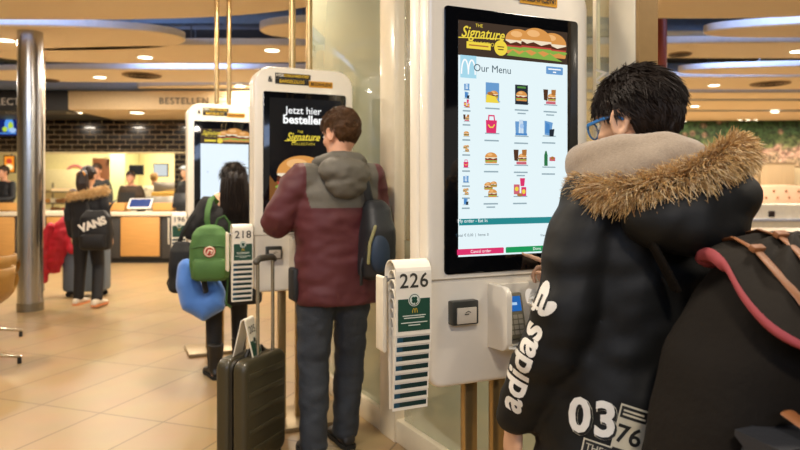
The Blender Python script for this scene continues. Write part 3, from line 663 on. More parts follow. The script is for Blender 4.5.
# ------------------------------------------------------------------ kiosks
KA = R(24); KD = V((math.cos(KA), math.sin(KA), 0)); KN = V((-math.sin(KA), math.cos(KA), 0))
white = M('kiosk_white', 'ece3d0', .3, var=.015, coat=.25)
blackg = M('screen_glass_black', '07080b', .06, var=0, spec=.6)
bronze = M('pole_bronze', 'b79c6c', .28, .85, var=.04)
GX0, GX1, GZ0, GZ1 = -.24, .24, 1.083, 1.863
def kroot(px, s):
    Y = 1/s*F; p = V(((px-400)/F*Y, Y, 0)); return p+KD*.24
def klocal(root, px, py):
    """photo position on the kiosk's front plane -> its own (x, z)"""
    d = V(((px-400)/F, 1, -(py-YH)/F)); o = V((0, 0, CH)); t = (V(root)-o).dot(KN)/d.dot(KN); q = o+d*t-V(root)
    return q.dot(KD), q.z
def kiosk(root, label, which):
    e = empty('ordering_kiosk', root, KA, label, 'kiosk', None)
    mb = MB(); mb.prism(rrect(-.291, .755, .285, 2.002, .05, 8, (.1, .1, .05, .05)), .066, bev=.014, seg=3); body = mb.build('body', white, e, ang=50)
    rb = MB(); rb.prism(rrect(-.291, .755, .285, 2.002, .05, 8, (.1, .1, .05, .05)), .066, Matrix.Translation((0, .068, 0)), bev=.014, seg=3); rb.build('rear_body', white, e, ang=50)
    m = MB()
    m.box((-.003, -.001, 1.07), (.573, .004, .003)); m.build('panel_seam', M('seam_grey', '9c917c', .6), body)
    g = MB(); g.prism(rrect(GX0, GZ0, GX1, GZ1, .012, 4), .012, Matrix.Translation((0, -.004, 0)), bev=.002); glass = g.build('screen', blackg, e)
    b = Flat(Matrix.Translation((0, -.001, 0)))
    bk, am, ye, wh = M('banner_black', '16130c', .5), M('banner_amber', 'd99a1c', .5), M('banner_yellow', 'eec32e', .5), M('banner_white', 'efe6d2', .5)
    b.rect(-.155, 1.945, .07, 1.974, bk); b.rect(-.155, 1.913, .06, 1.944, bk); b.rect(.06, 1.905, .215, 1.94, am)
    b.text('&', -.185, 1.935, .045, bk, bold=.02)
    b.text('HIER', -.125, 1.960, .024, wh, bold=.01); b.text('GEBÜHRENFREI', -.02, 1.960, .023, ye, bold=.01)
    b.text('BARGELDLOS', -.05, 1.928, .026, ye, bold=.01); b.text('BEZAHLEN!', .138, 1.922, .027, bk, bold=.02)
    for q in b.mb.v: q.x = -.205+(q.x+.19)*.9; q.z -= .006
    b.build('banner', e)
    # card reader
    m = MB(); m.box((-.183, -.012, .973), (.088, .03, .07), bev=.005); cr = m.build('card_reader', M('reader_black', '34342e', .35), e)
    m = MB(); m.box((-.181, -.029, .966), (.064, .006, .046), bev=.002); m.build('reader_face', M('reader_grey', 'c2b7a4', .4), cr)
    f = Flat(Matrix.Translation((-.178, -.0325, .975))); f.line([(-.008, 0), (0, .004), (.008, 0)], .002, M('reader_black', '34342e')); f.rect(-.012, -.006, .002, -.003, M('reader_black', '34342e')); f.build('reader_mark', cr)
    # pin pad in its shroud
    prof = [(0, .86)]+[(-.075+.03*math.cos(R(a))-.0, .895+.03*math.sin(R(a))) for a in range(270, 179, -15)]+[(-.075-.03*math.cos(R(a)), 1.02+.03*math.sin(R(a))) for a in range(0, 91, 15)]+[(0, 1.05)]
    for sx, nm in ((-.095, 'shroud_cheek'), (.05, 'shroud_cheek')):
        m = MB(); X = Matrix(((0, 1, 0, sx), (1, 0, 0, 0), (0, 0, 1, 0), (0, 0, 0, 1))); m.prism(prof, .02, X, bev=.004); m.build(nm, white, e)
    m = MB(); m.box((-.013, -.03, .868), (.13, .07, .016), bev=.004); m.box((-.013, -.004, .955), (.13, .01, .18)); m.build('shroud_back', white, e)
    tilt = Matrix.Rotation(R(-14), 3, 'X')
    pd = MB(); pd.box((-.03, -.038, .955), (.07, .024, .135), tilt, bev=.006); pad = pd.build('pin_pad', M('pad_olive', '6e6a56', .45), e)
    X = Matrix.Translation((-.03, -.038, .955)) @ tilt.to_4x4() @ Matrix.Translation((0, -.0125, 0))
    f = Flat(X); f.rect(-.026, .012, .026, .056, E('pad_screen_blue', '2a6fc0', .8)); f.rect(-.024, .03, .012, .038, E('pad_screen_light', 'b8d8f4', .9)); f.build('pad_screen', pad)
    f = Flat(X, .0016)
    km = M('pad_key', '9a9382', .5)
    for i in range(4):
        for j in range(3): f.k = 0; f.rect(-.026+j*.018, -.055+i*.015, -.011+j*.018, -.043+i*.015, km, .002)
    f.build('keypad', pad)
    for sx in (-.12, -.02): MB().box((sx, .065, .38), (.044, .03, .80), bev=.004).build('leg', bronze, e)
    MB().box((-.02, .07, .014), (.54, .36, .028), bev=.006).build('base_plate', M('base_bronze', '9a8868', .4, .7), e)
    for sx in (-.05, .05): MB().cyl((sx, .10, 1.96), (sx, .10, 3.84), .019, n=18).build('hanging_pole', bronze, e)
    return e, glass
# --- screens
W = E('lcd_white', 'e8f8fc', .98); cy = E('lcd_cyan_box', 'a6d8ea', 1.); teal = E('lcd_teal', '2a8f94', .9); red = E('lcd_red', 'e2356e', .95); green = E('lcd_green', '1f9f5c', .9)
dark = E('lcd_dark', '4a3a2e', .8); yel = E('lcd_yellow', 'f0d648', 1.); ink = E('lcd_ink', '3c5866', .7); grey = E('lcd_grey', '9db3bd', .9); whi = E('lcd_pure', 'ffffff', 1.)
blu = E('lcd_blue', '6fa3d8', .9); bro = E('lcd_brown', 'b8783c', .9); dbro = E('lcd_dark_brown', '5a3a26', .8); grn2 = E('lcd_leaf', '5f9a48', .8); pinkm = E('lcd_pink', 'd86a7a', .9); navy = E('lcd_navy', '2c3440', .7)
def signature(f, x, z, k):
    f.text('THE', x-.02*k, z+.055*k, .022*k, yel); f.text('Signature', x, z+.018*k, .075*k, yel, shear=.35, bold=.012, sx=.85); f.line([(x-.13*k, z-.01*k), (x+.11*k, z+.004*k)], .005*k, yel); f.text('COLLECTION', x, z-.03*k, .024*k, yel, space=1.2)
def menu_item(f, kind, x, z, w):
    h = w*1.05
    f.rect(x-w*.44, z-h*.5, x+w*.52, z-h*.44, grey)
    if kind == 'burger': burger(f, x, z-h*.4, w*.85)
    elif kind == 'darkburger': f.rect(x-w*.45, z-h*.55, x+w*.45, z+h*.55, navy); f.rect(x-w*.3, z+h*.36, x+w*.3, z+h*.46, grn2); burger(f, x, z-h*.35, w*.8)
    elif kind == 'offer': f.rect(x-w*.45, z-h*.55, x+w*.45, z+h*.55, blu); burger(f, x+w*.1, z-h*.3, w*.6); f.poly([(x-w*.45, z-h*.55), (x+w*.45, z-h*.55), (x+w*.2, z-h*.2), (x-w*.4, z-h*.1)], yel); f.ell(x-w*.15, z-h*.05, w*.2, w*.1, bro)
    elif kind == 'box': f.poly([(x-w*.35, z-h*.45), (x+w*.3, z-h*.45), (x+w*.36, z+h*.25), (x-w*.38, z+h*.25)], red); f.line([(x-w*.2, z+h*.25), (x-w*.18, z+h*.5), (x+w*.16, z+h*.5), (x+w*.2, z+h*.25)], w*.08, red); f.line([(x-w*.2, z-.02*w), (x-w*.1, z-w*.14), (x+w*.08, z-w*.14), (x+w*.18, z)], w*.07, yel)
    elif kind == 'drinks':
        for dx, s in ((-.28, .8), (.0, 1.), (.27, .9)): f.poly([(x+w*(dx-.1), z-h*.42), (x+w*(dx+.1), z-h*.42), (x+w*(dx+.14), z+h*(.5*s-.05)), (x+w*(dx-.14), z+h*(.5*s-.05))], blu if dx else E('lcd_cup', 'c9dcef', 1.)); 
        f.rect(x-w*.4, z-h*.42, x+w*.42, z-h*.3, E('lcd_cup_blue', '4f8ed0', .9)); f.ell(x+w*.05, z+h*.1, w*.14, w*.14, E('lcd_lightblue', 'a9c9ee', 1.))
    elif kind == 'cup': f.poly([(x-w*.3, z-h*.4), (x+w*.15, z-h*.45), (x+w*.3, z+h*.3), (x-w*.3, z+h*.4)], blu); f.poly([(x-w*.25, z-h*.3), (x+.1*w, z-h*.3), (x+w*.05, z+h*.2), (x-w*.2, z+h*.3)], E('lcd_cup_blue', '4f8ed0', .9)); f.poly([(x+w*.05, z-h*.5), (x+w*.35, z-h*.48), (x+w*.42, z-h*.05), (x+w*.05, z-h*.1)], navy)
    elif kind == 'combo': burger(f, x+w*.12, z-h*.25, w*.62); f.poly([(x-w*.45, z-h*.2), (x-w*.2, z-h*.25), (x-w*.15, z+h*.4), (x-w*.5, z+h*.4)], dbro); f.poly([(x+w*.1, z+h*.1), (x+w*.4, z+h*.1), (x+w*.42, z+h*.42), (x+w*.08, z+h*.4)], bro); f.rect(x-.3*w, z-h*.42, x+w*.4, z-h*.27, pinkm)
    elif kind == 'bottle': f.poly([(x-w*.3, z-h*.4), (x-w*.05, z-h*.4), (x-w*.05, z+h*.2), (x-w*.13, z+h*.45), (x-w*.22, z+h*.45), (x-w*.3, z+h*.2)], E('lcd_bottle', '2f7a4a', .9)); f.rect(x+w*.08, z-h*.12, x+w*.5, z+h*.1, pinkm); f.ell(x+w*.3, z+h*.05, w*.14, w*.1, bro)
    elif kind == 'trio': burger(f, x-w*.15, z-h*.1, w*.6); burger(f, x+w*.2, z+h*.05, w*.45); burger(f, x+w*.12, z-h*.5, w*.62)
    elif kind == 'meal': f.rect(x-w*.42, z-h*.35, x-w*.02, z+h*.2, pinkm); f.ell(x-w*.22, z-h*.05, w*.13, w*.13, yel); f.poly([(x+w*.05, z+h*.1), (x+w*.3, z+h*.1), (x+w*.36, z+h*.55), (x, z+h*.55)], red); f.rect(x+w*.1, z-h*.45, x+w*.44, z+h*.05, red); f.ell(x+w*.27, z-h*.2, w*.12, w*.14, yel); f.ell(x-w*.0, z-h*.38, w*.2, w*.1, bro)
def caption(f, x, z, w, two=False):
    f.rect(x-w*.5, z-.0022, x+w*.5, z+.0022, grey)
    if two: f.rect(x-w*.3, z-.012, x+w*.3, z-.008, grey)
def front_display(root, glass):
    f = Flat(Matrix.Translation((0, -.0045, 0)), .00002)
    K = lambda px, py: klocal(root, px, py)
    x0, zt_ = K(457.5, 20); x1, _ = K(566.5, 60); _, zb = K(455, 257)
    f.rect(x0, zb, x1, zt_, W)
    zb2 = K(457, 55)[1]; f.rect(x0, zb2, x1, zt_, dark); wd = x1-x0
    # banner picture: three loaded burgers
    for dx, s in ((.54, .105), (.86, .105), (.70, .118)): burger(f, x0+wd*dx, zb2+.018, s)
    f.poly([(x0+wd*.42, zb2+.012)]+[(x0+wd*(.42+.058*i), zb2+(.03 if i % 2 else .018)) for i in range(1, 9)]+[(x0+wd*.95, zb2+.008)], E('ad_lettuce', '86b04a'))
    signature(f, x0+wd*.21, zt_-.045, .62)
    f.rect(x0+wd*.07, zb2+.022, x0+wd*.28, zb2+.042, yel); f.ell(x0+wd*.37, zb2+.032, .023, .023, yel)
    f.rect(x0+wd*.09, zb2+.03, x0+wd*.26, zb2+.034, bro); f.rect(x0+wd*.34, zb2+.034, x0+wd*.4, zb2+.037, dbro); f.rect(x0+wd*.345, zb2+.026, x0+wd*.395, zb2+.029, dbro)
    # arches tile and heading
    ax, az = K(467.5, 67); f.rect(ax-.027, az-.033, ax+.027, az+.033, cy)
    for sg in (-1, 1): f.line([(ax+sg*.0115+.0115*math.cos(R(a)), az-.02+.04*math.sin(R(a))) for a in range(0, 181, 15)], .0045, whi)
    tx, tz = K(490, 69.5); f.text('Our Menu', tx+.006, tz, .031, ink)
    bx, bz = K(553.5, 71); f.rect(bx-.032, bz-.012, bx+.032, bz+.012, blu, .003); f.rect(bx-.024, bz+.002, bx+.024, bz+.006, whi); f.rect(bx-.006, bz-.007, bx+.006, bz-.003, whi)
    grid = [[('offer', 491.5, 93), ('darkburger', 520.5, 95), ('combo', 549, 97)], [('box', 490.5, 125), ('drinks', 520, 128), ('cup', 547.5, 128)], [('burger', 490, 156), ('combo', 519.5, 157), ('bottle', 547, 159)], [('trio', 489.5, 188), ('meal', 518.5, 188)]]
    for row in grid:
        for kind, px, py in row:
            x, z = K(px, py); menu_item(f, kind, x, z, .052); caption(f, x, z-.047, .05, kind in ('darkburger', 'combo', 'trio'))
    for py, kind in ((87, 'drinks'), (95, 'cup'), (104, 'meal'), (118, 'combo'), (133, 'burger'), (148, 'trio'), (164, 'box'), (179, 'drinks'), (191, 'trio'), (201, 'cup')):
        x, z = K(465.5-(py-87)*.012, py); menu_item(f, kind, x, z, .022); 
        if py > 100: caption(f, x, z-.021, .026)
    _, za = K(500, 223.5); _, zc_ = K(500, 218); f.rect(x0, za-.002, x1, zc_+.0005, teal); t = K(467, 220.8); f.text('My order - Eat In', t[0]+.014, t[1], .0145, whi)
    t = K(466, 235); f.text('Total € 0,00  |  Items: 0', t[0]+.016, t[1], .0115, ink); t = K(545, 235); f.text('View order', t[0], t[1], .0105, ink)
    a = K(455.5, 255); b = K(502, 247); f.rect(a[0], a[1], b[0], b[1], red, .003); f.text('Cancel order', (a[0]+b[0])/2, (a[1]+b[1])/2, .013, whi)
    f.rect(b[0]+.007, a[1], x1-.004, b[1], green, .003); f.text('Done', (b[0]+x1)/2, (a[1]+b[1])/2, .013, whi)
    f.build('display', glass)
def promo_display(root, glass):
    f = Flat(Matrix.Translation((0, -.0045, 0)), .00002)
    x0, x1, z0, z1 = -.205, .205, 1.12, 1.83
    f.rect(x0, z0, x1, z1, E('promo_black', '17171a', .6))
    f.poly([(x0, z0+.1), (x0+.14, z0+.1), (x0+.12, 1.42), (x0+.03, 1.36), (x0, 1.4)], E('promo_wood', '8a5a2e', .8))
    f.text('Jetzt hier', -.012, 1.762, .056, whi, bold=.01); f.text('bestellen', -.012, 1.71, .066, whi, bold=.035)
    f.rect(.165, 1.76, .172, 1.785, yel)
    signature(f, -.015, 1.60, .8)
    burger(f, -.02, 1.29, .30)
    f.ell(-.16, 1.225, .014, .014, yel); f.text('Unsere', -.09, 1.235, .025, yel); f.rect(-.135, 1.21, .02, 1.217, yel)
    f.rect(x0, z0, x1, z0+.085, E('promo_blue', '5aa8d8', .9)); f.rect(x0+.02, z0+.035, x0+.16, z0+.06, whi)
    f.build('display', glass)
def order_display(root, glass):
    f = Flat(Matrix.Translation((0, -.0045, 0)), .00002)
    x0, x1, z0, z1 = -.19, .19, 1.13, 1.82
    f.rect(x0, z0, x1, 1.68, E('lcd_white_blue', 'e6f4ff', 1.05)); f.rect(x0, 1.68, x1, z1-.02, dark)
    for dx, s in ((.5, .12), (.7, .15), (.9, .12)): burger(f, x0+.38*dx, 1.70, s)
    signature(f, x0+.085, 1.757, .6); f.rect(x0+.03, 1.697, x0+.12, 1.713, yel); f.ell(x0+.15, 1.705, .022, .022, yel)
    f.rect(x0+.05, 1.45, x0+.058, 1.458, grey); f.rect(x0+.2, 1.3, x0+.3, 1.304, grey)
    f.build('display', glass)
K1 = kroot(444, 346); K2 = kroot(263, 182); K3 = kroot(194, 125.6)
k1, g1 = kiosk(K1, 'nearest white ordering kiosk showing Our Menu with rows of meals', 1); front_display(K1, g1)
k2, g2 = kiosk(K2, 'middle white ordering kiosk showing Jetzt hier bestellen above a burger', 2); promo_display(K2, g2)
k3, g3 = kiosk(K3, 'farthest white ordering kiosk with a blank pale screen below a burger banner', 3); order_display(K3, g3)
# ------------------------------------------------------------------ number cards hanging in stacks beside the kiosks
cardm = M('card_white', 'efe6d2', .45, var=.02); cgreen = M('card_green', '1f4a38', .45); ctxt = M('card_print', '3a372c', .6); cpale = M('card_pale_print', 'd9dfce', .5); cyell = M('card_yellow', 'd8b53a', .5); cdark = M('card_dark_strip', '12302c', .4); cblue = M('card_blue_strip', '1f4a5c', .4)
CW, CH_, CD = .108, .205, .055
def card_mesh(mb, h=CH_, hb=None, w=CW, d=CD, th=.0022):
    """folded card: front leaf on y=0, round ridge on top, back leaf on y=d; ridge top at z=0"""
    hb = hb or h; r = d/2; o = [(0, -h), (0, -r)]+[(r-r*math.cos(R(a)), -r+r*math.sin(R(a))) for a in range(15, 180, 15)]+[(d, -r), (d, -hb)]
    i = [(p[0]+(th if p[0] < r else -th if p[0] > r else 0), p[1]-(th if p[1] > -r else 0)) for p in o]
    for a in range(len(o)-1):
        q = [o[a], o[a+1], i[a+1], i[a]]
        mb.add([V((sx, p[0], p[1])) for sx in (-w/2, w/2) for p in q], [(0, 1, 2, 3), (7, 6, 5, 4), (0, 4, 5, 1), (1, 5, 6, 2), (2, 6, 7, 3), (3, 7, 4, 0)])
    return mb
def printed(e, num, h=CH_, tiny=False, rear=False):
    X = Matrix.Translation((0, -.0004, 0)); f = Flat(X, .0005)
    f.rect(-CW*.45, -h+.012, CW*.45, -.105, cgreen); f.build('green_panel', e)
    f = Flat(Matrix.Translation((0, -.0012, 0)), .0005)
    f.ell(0, -.108, .018, .018, cpale); f.ell(0, -.108, .0158, .0158, ctxt); f.ell(0, -.108, .014, .014, cpale)
    for a in (45, 135, 225, 315): f.ell(.0055*math.cos(R(a)), -.108+.0055*math.sin(R(a)), .0048, .0048, cgreen)
    f.line([(0, -.108), (.003, -.121)], .002, cgreen)
    for sg in (-1, 1): f.line([(sg*.0035+.0035*math.cos(R(a)), -.142+.011*math.sin(R(a))) for a in range(0, 181, 20)], .0018, cyell)
    f.build('emblem', e)
    f = Flat(Matrix.Translation((0, -.0012, 0)), .0003)
    if not tiny:
        for k, (z, w) in enumerate(((-.151, .07), (-.157, .062), (-.170, .08), (-.177, .036))): f.rect(-w/2, z-.0013, w/2, z+.0013, cpale)
        f.build('small_print', e)
    f = Flat(Matrix.Translation((0, -.0008, 0)), .0004); f.text(num, 0, -.057, .056, ctxt, bold=.012, space=1.08); f.build('number', e)
def card_rack(root, num, name, n=8):
    ox, zt_ = -.291-CW/2-.012, 1.135
    X = V(root)+KD*ox+KN*-.045
    r = empty('card_rack', V(root)+KD*(ox)+KN*.0, KA, 'white bracket holding the stack of number cards on the %s kiosk' % name, 'rack')
    m = MB(); m.prism(rrect(-.062-.012, .88, -.062+.0, 1.09, .006, 3), .055, Matrix.Translation((-.004, -.01, 0)), bev=.003); m.prism(rrect(.056, .93, .066, 1.08, .004, 3), .05, Matrix.Translation((0, -.01, 0)), bev=.003)
    m.build('side_plate', M('rack_white', 'e4d9c0', .4), r)
    MB().cyl((-.066, .02, 1.078), (.064, .02, 1.078), .009, n=14).build('hook_rod', M('steel_rod', '8a8c90', .4, .8), r)
    MB().box((.0585, .03, 1.0), (.015, .07, .1), bev=.004).build('wall_bracket', M('rack_white', 'e4d9c0', .4), r)
    e = empty('number_card', X+V((0, 0, zt_)), KA, 'white folded number card reading %s, topmost on the %s kiosk' % (num, name), 'number card')
    card_mesh(MB(), d=.08).build('leaf', cardm, e, ang=50); printed(e, num, tiny=(name == 'farthest'))
    proto = None
    lab = 'folded number card under the top card of the %s kiosk, striped bottom showing' % name
    for k in range(1, n+1):
        p = X+V((0, 0, zt_-.0265*k))+KN*(.0032*k)
        if proto is None:
            m = MB(); m.mat(cardm); card_mesh(m, d=.062-.0)
            fl = Flat(Matrix.Translation((0, -.0003, 0)), .0004); fl.rect(-CW*.46, -CH_+.0085, CW*.46, -CH_+.0215, cdark); fl.rect(-CW*.46, -CH_+.0085, -CW*.30, -CH_+.0215, cblue)
            for i, fm in enumerate(fl.mb.fm):
                m.mat(fl.mb.mats[fm]); m.add([fl.mb.v[j] for j in fl.mb.f[i]], [tuple(range(len(fl.mb.f[i])))])
            proto = m.build('number_card', None, None, smooth=True, fix=False)
            me = proto.data; c = proto.location.copy(); me.transform(Matrix.Translation(c)); o = proto
        else:
            o = proto.copy(); COL.objects.link(o)
        o.location = p; o.rotation_euler = (0, 0, KA); o.scale = (1, max(.35, 1-.085*k), 1)
        tag(o, lab, 'number card', 'number cards stacked on the %s kiosk' % name)
card_rack(K1, '226', 'nearest'); card_rack(K2, '218', 'middle'); card_rack(K3, '196', 'farthest', 6)
# ------------------------------------------------------------------ person in the long black coat, nearest
skin1 = M('skin_light_warm', 'd9a883', .5, var=.04, scale=14)
hairb = M('hair_black', '20150d', .6, var=.25, scale=60, spec=.25)
nylon = M('nylon_black', '0f0f0d', .62, spec=.35, var=.1, scale=4, bump=.15, bscale=18)
P1T = R(22); P1P = V((.565, 1.55, 0))
p1 = empty('person', P1P, P1T, 'person in long black coat with fur hood and blue glasses tapping the nearest kiosk', 'person', None)
J1 = joints(1.66, head=(.028, .035, 1.492), neck=(0, 0, 1.35), ls=(-.14, -.01, 1.28), le=(-.23, -.02, 1.02), lw=(-.26, .125, .775),
            rs=(.175, -.01, 1.285), re=(.22, .18, 1.04), rw=(.085, .335, 1.075))
H1 = (Matrix.Rotation(R(17), 3, 'Z') @ Matrix.Rotation(R(-9), 3, 'X'))
tip = V((.043, .462, 1.12))
make_body(J1, H1, skin1, p1, .006, 1.0, lhand=dict(d=(-.02, .12, -1), pal=(1, 0, 0), thumb=(0, 1, 0), curl=(28, 34, 38, 42)),
          rhand=dict(d=(-.32, .62, .25), pal=(-.3, .1, -1), thumb=(-1, -.5, 0), curl=(3, 52, 58, 60), tcurl=25))
eyes(J1, H1, p1)
make_hair(J1, H1, hairb, p1, 1.0, .013, tufts=6500, length=.034, seed=3, top=1.55, lift=.16, flow=(.15, -.45, -.9), mask=lambda p: hair_mask_short(p, -.05))
# spectacles
spec = M('spectacle_blue', '2f6fae', .25, spec=.6); X = Matrix.Translation(J1['head']) @ H1.to_4x4()
g = empty('spectacles', (0, 0, 0)); g.parent = p1
m = MB()
for sg in (-1, 1):
    ce = V((sg*.034, .103, .002)); m.tube([X @ (ce+V((.027*math.cos(t)*1.0, -abs(.027*math.cos(t)-0)*0.15*0-.008*((sg*.027*math.cos(t)+.027)/.054), .021*math.sin(t)))) for t in [2*PI*i/28 for i in range(28)]], .0026, 8, closed=True)
m.tube([X @ V((-.009, .106, .008)), X @ V((0, .109, .011)), X @ V((.009, .106, .008))], .0022, 8); m.build('frame', spec, g)
for sg in (-1, 1):
    m = MB(); m.tube([X @ V((sg*.060, .097, .010)), X @ V((sg*.074, .086, .012)), X @ V((sg*.081, .04, .016)), X @ V((sg*.083, .0, .017)), X @ V((sg*.083, -.018, .002))], [.003, .0032, .0028, .0026, .002], 8, flat=(1, 1.6)); m.build('temple', spec, g)
    m = MB(); m.ell((0, 0, 0), (.025, .0012, .019), None, 24, 8); lv = [X @ (V((sg*.034, .1, .002))+p) for p in m.v]; q = MB(); q.add(lv, m.f); q.build('lens', glassm('lens_glass', 'ffffff', .04) if 'lens_g' not in MC else MC['lens_g'], g)
# coat
def coat_extra(mb):
    mb.tube([V((-.1, -.02, 1.33)), V((0, -.07, 1.35)), V((.1, -.02, 1.33))], [.08, .09, .08], 16)
rings = [(.56, 0, 0, .255, .19), (.62, 0, 0, .255, .19), (.72, 0, 0, .25, .185), (.84, 0, 0, .24, .175), (.95, 0, 0, .225, .16), (1.05, .005, -.01, .205, .145), (1.14, .01, -.02, .20, .14), (1.22, .01, -.02, .195, .13), (1.29, .01, -.015, .17, .11), (1.34, 0, -.01, .12, .095)]
coat = make_jacket(J1, nylon, p1, rings, (.086, .078, .058), .010, wr=[(.010, 5, 5, 13, 1), (.006, 14, 14, 24, 4)], name='coat', end=-.035, extra=coat_extra, bulge=.02)
# hood thrown back over the shoulders
hb = MB()
hb.ell((-.02, -.17, 1.285), (.15, .11, .082), Matrix.Rotation(R(-10), 3, 'Y'), 28, 18); hb.ell((-.02, -.20, 1.262), (.12, .085, .07), None, 24, 14)
loop = []
for i in range(48):
    t = 2*PI*i/48; x = .15*math.cos(t); y = -.065+(.165 if math.sin(t) < 0 else .15)*math.sin(t)
    ZT = ((0, 1.375), (90, 1.34), (150, 1.33), (180, 1.32), (215, 1.322), (245, 1.345), (265, 1.375), (285, 1.402), (315, 1.41), (340, 1.395), (360, 1.375)); dg_ = math.degrees(t)
    for (a0_, z0_), (a1_, z1_) in zip(ZT[:-1], ZT[1:]):
        if a0_ <= dg_ <= a1_: z = z0_+(z1_-z0_)*(dg_-a0_)/(a1_-a0_)
    loop.append(V((x-.005, y, z)))
hb.ell((.03, -.205, 1.315), (.105, .075, .062), None, 24, 14)
hb.tube(loop, .028, 12, closed=True)
put(remesh(hb, .010, 4, .5, [(.007, 9, 9, 14, 7), (.004, 22, 22, 22, 2)]), 'hood', nylon, p1)
# knit hood of the sweater underneath
knit = M('knit_greige', '9c8a74', .85, var=.12, scale=160, bump=.25, bscale=260, sheen=.3)
kb = MB()
lp = []
for i in range(36):
    t = 2*PI*i/36; lp.append(V((.112*math.cos(t)-.012, -.01+.12*math.sin(t), 1.385+.02*max(0, -math.sin(t))-.012*math.cos(t))))
kb.tube(lp, .05, 14, closed=True)
kb.ell((-.1, -.06, 1.382), (.085, .135, .055), Matrix.Rotation(R(-22), 3, 'Y'), 20, 12); kb.ell((-.03, -.135, 1.392), (.10, .065, .055), None, 20, 12)
put(remesh(kb, .009, 4, .5, [(.006, 16, 16, 20, 3)]), 'sweater_hood', knit, p1)
rnd = random.Random(5)
furm = [M('fur_tan', 'cda668', .8, var=.15), M('fur_light', 'e6cca0', .8, var=.15), M('fur_brown', 'a87f4c', .8, var=.15), M('fur_sand', 'c9a56c', .8)]
fb = MB(); fl = [p+V((0, 0, .006)) for p in loop]
tufts_along(fb, furm, fl, lambda p: V((-.005, -.055, p.z-.05)), 17000, .037, rnd, down=.3, r=.0012, spread=.028)
fur = fb.build('fur_trim', None, p1, ang=80, fix=False); fur['label'] = 'tan fur trim of the hood'
# prints
bv = bvh_of(coat); wpr = M('print_white', 'e9e4d8', .6, var=.02); bpr = M('print_black', '15140f', .6); ppr = M('print_patch', 'cfc7ae', .6)
def toP1(w): return Matrix.Rotation(-P1T, 3, 'Z') @ (V(w)-P1P)
def ray_local(px, py):
    o = V((0, 0, CH)); d = V(((px-400)/F, 1, -(py-YH)/F)).normalized()
    lo, ld = toP1(o), Matrix.Rotation(-P1T, 3, 'Z') @ d
    h, n, _, _ = bv.ray_cast(lo, ld, 4); return (h, n, ld) if h else (lo+ld*1.5, -ld, ld)
def print_at(px, py, items, tilt=0., sub=.012):
    """items: list of (2-D verts, faces, material, layer); laid on the cloth round the point seen at px, py"""
    h, n, ld = ray_local(px, py); n = (n*.5-ld).normalized(); ex = V((0, 0, 1)).cross(n).normalized(); ey = n.cross(ex).normalized()
    mb = MB()
    for vs, fs, mt, lay in items: decal(vs, fs, h, ex, ey, bv, mt, mb, .0015+.0008*lay, sub, tilt)
    return mb
def sh(v, dx, dy): return [(x+dx, y+dy) for x, y in v[0]], v[1]
def quad(x0, y0, x1, y1): return [(x0, y0), (x1, y0), (x1, y1), (x0, y1)], [(0, 1, 2, 3)]
tl = []
word = text2d('adidas', .088, bold=.03, space=1.02)
tl.append((*word, wpr, 1))
for k, (dx, a) in enumerate(((.165, 60), (.185, 0), (.165, -60))):
    pts = [(dx-.01+(.034*math.cos(t))*math.cos(R(a))*1.0-(.014*math.sin(t))*math.sin(R(a)), (.026*math.sin(R(a)))+(.034*math.cos(t))*math.sin(R(a))*.6+(.014*math.sin(t))*math.cos(R(a))) for t in [2*PI*i/16 for i in range(16)]]
    tl.append((pts, [tuple(range(16))], wpr, 1))
for yy in (-.016, 0, .016): tl.append((*quad(.15, yy-.003, .178, yy+.003), bpr, 2))
print_at(519, 368, tl, R(72)).build('sleeve_lettering', None, coat, smooth=False, fix=False)
def block03():
    out = []
    for ch, dx in (('0', -.027), ('3', .027)):
        out.append((*sh(text2d(ch, .098, bold=.05), dx+.003, -.003), ppr, 0)); out.append((*sh(text2d(ch, .098, bold=.035), dx+.004, -.004), bpr, 1)); out.append((*sh(text2d(ch, .098, bold=.03), dx, 0), wpr, 2))
    return out
print_at(592, 419, block03(), R(-2)).build('number_print', None, coat, smooth=False, fix=False)
pt = [(*quad(-.03, -.05, .03, .05), ppr, 0), (*quad(-.027, .022, .027, .046), bpr, 1), (*quad(-.022, .036, .02, .040), ppr, 2), (*quad(-.022, .028, .024, .032), ppr, 2), (*sh(text2d('76', .052, bold=.02), 0, -.012), bpr, 1), (*quad(-.026, -.047, .026, -.041), bpr, 1)]
print_at(630, 431, pt, R(-14)).build('number_patch', None, coat, smooth=False, fix=False)
pt = [(*quad(-.05, -.03, .05, .028), ppr, 0), (*quad(-.047, -.027, .047, .025), bpr, 1), (*sh(text2d('THE', .02), -.025, .012), ppr, 2), (*quad(-.005, .006, .04, .018), ppr, 2)]
print_at(605, 459, pt, R(-12)).build('lower_patch', None, coat, smooth=False, fix=False)
J1t = M('trouser_black', '15161a', .7)
make_trousers(J1, J1t, p1, (.1, .082, .07), hip=(.165, .12), end=-.03); make_shoes(J1, M('shoe_dark', '201d1a', .5), p1, M('sole_pale', 'd8d2c4', .7), k=.95)
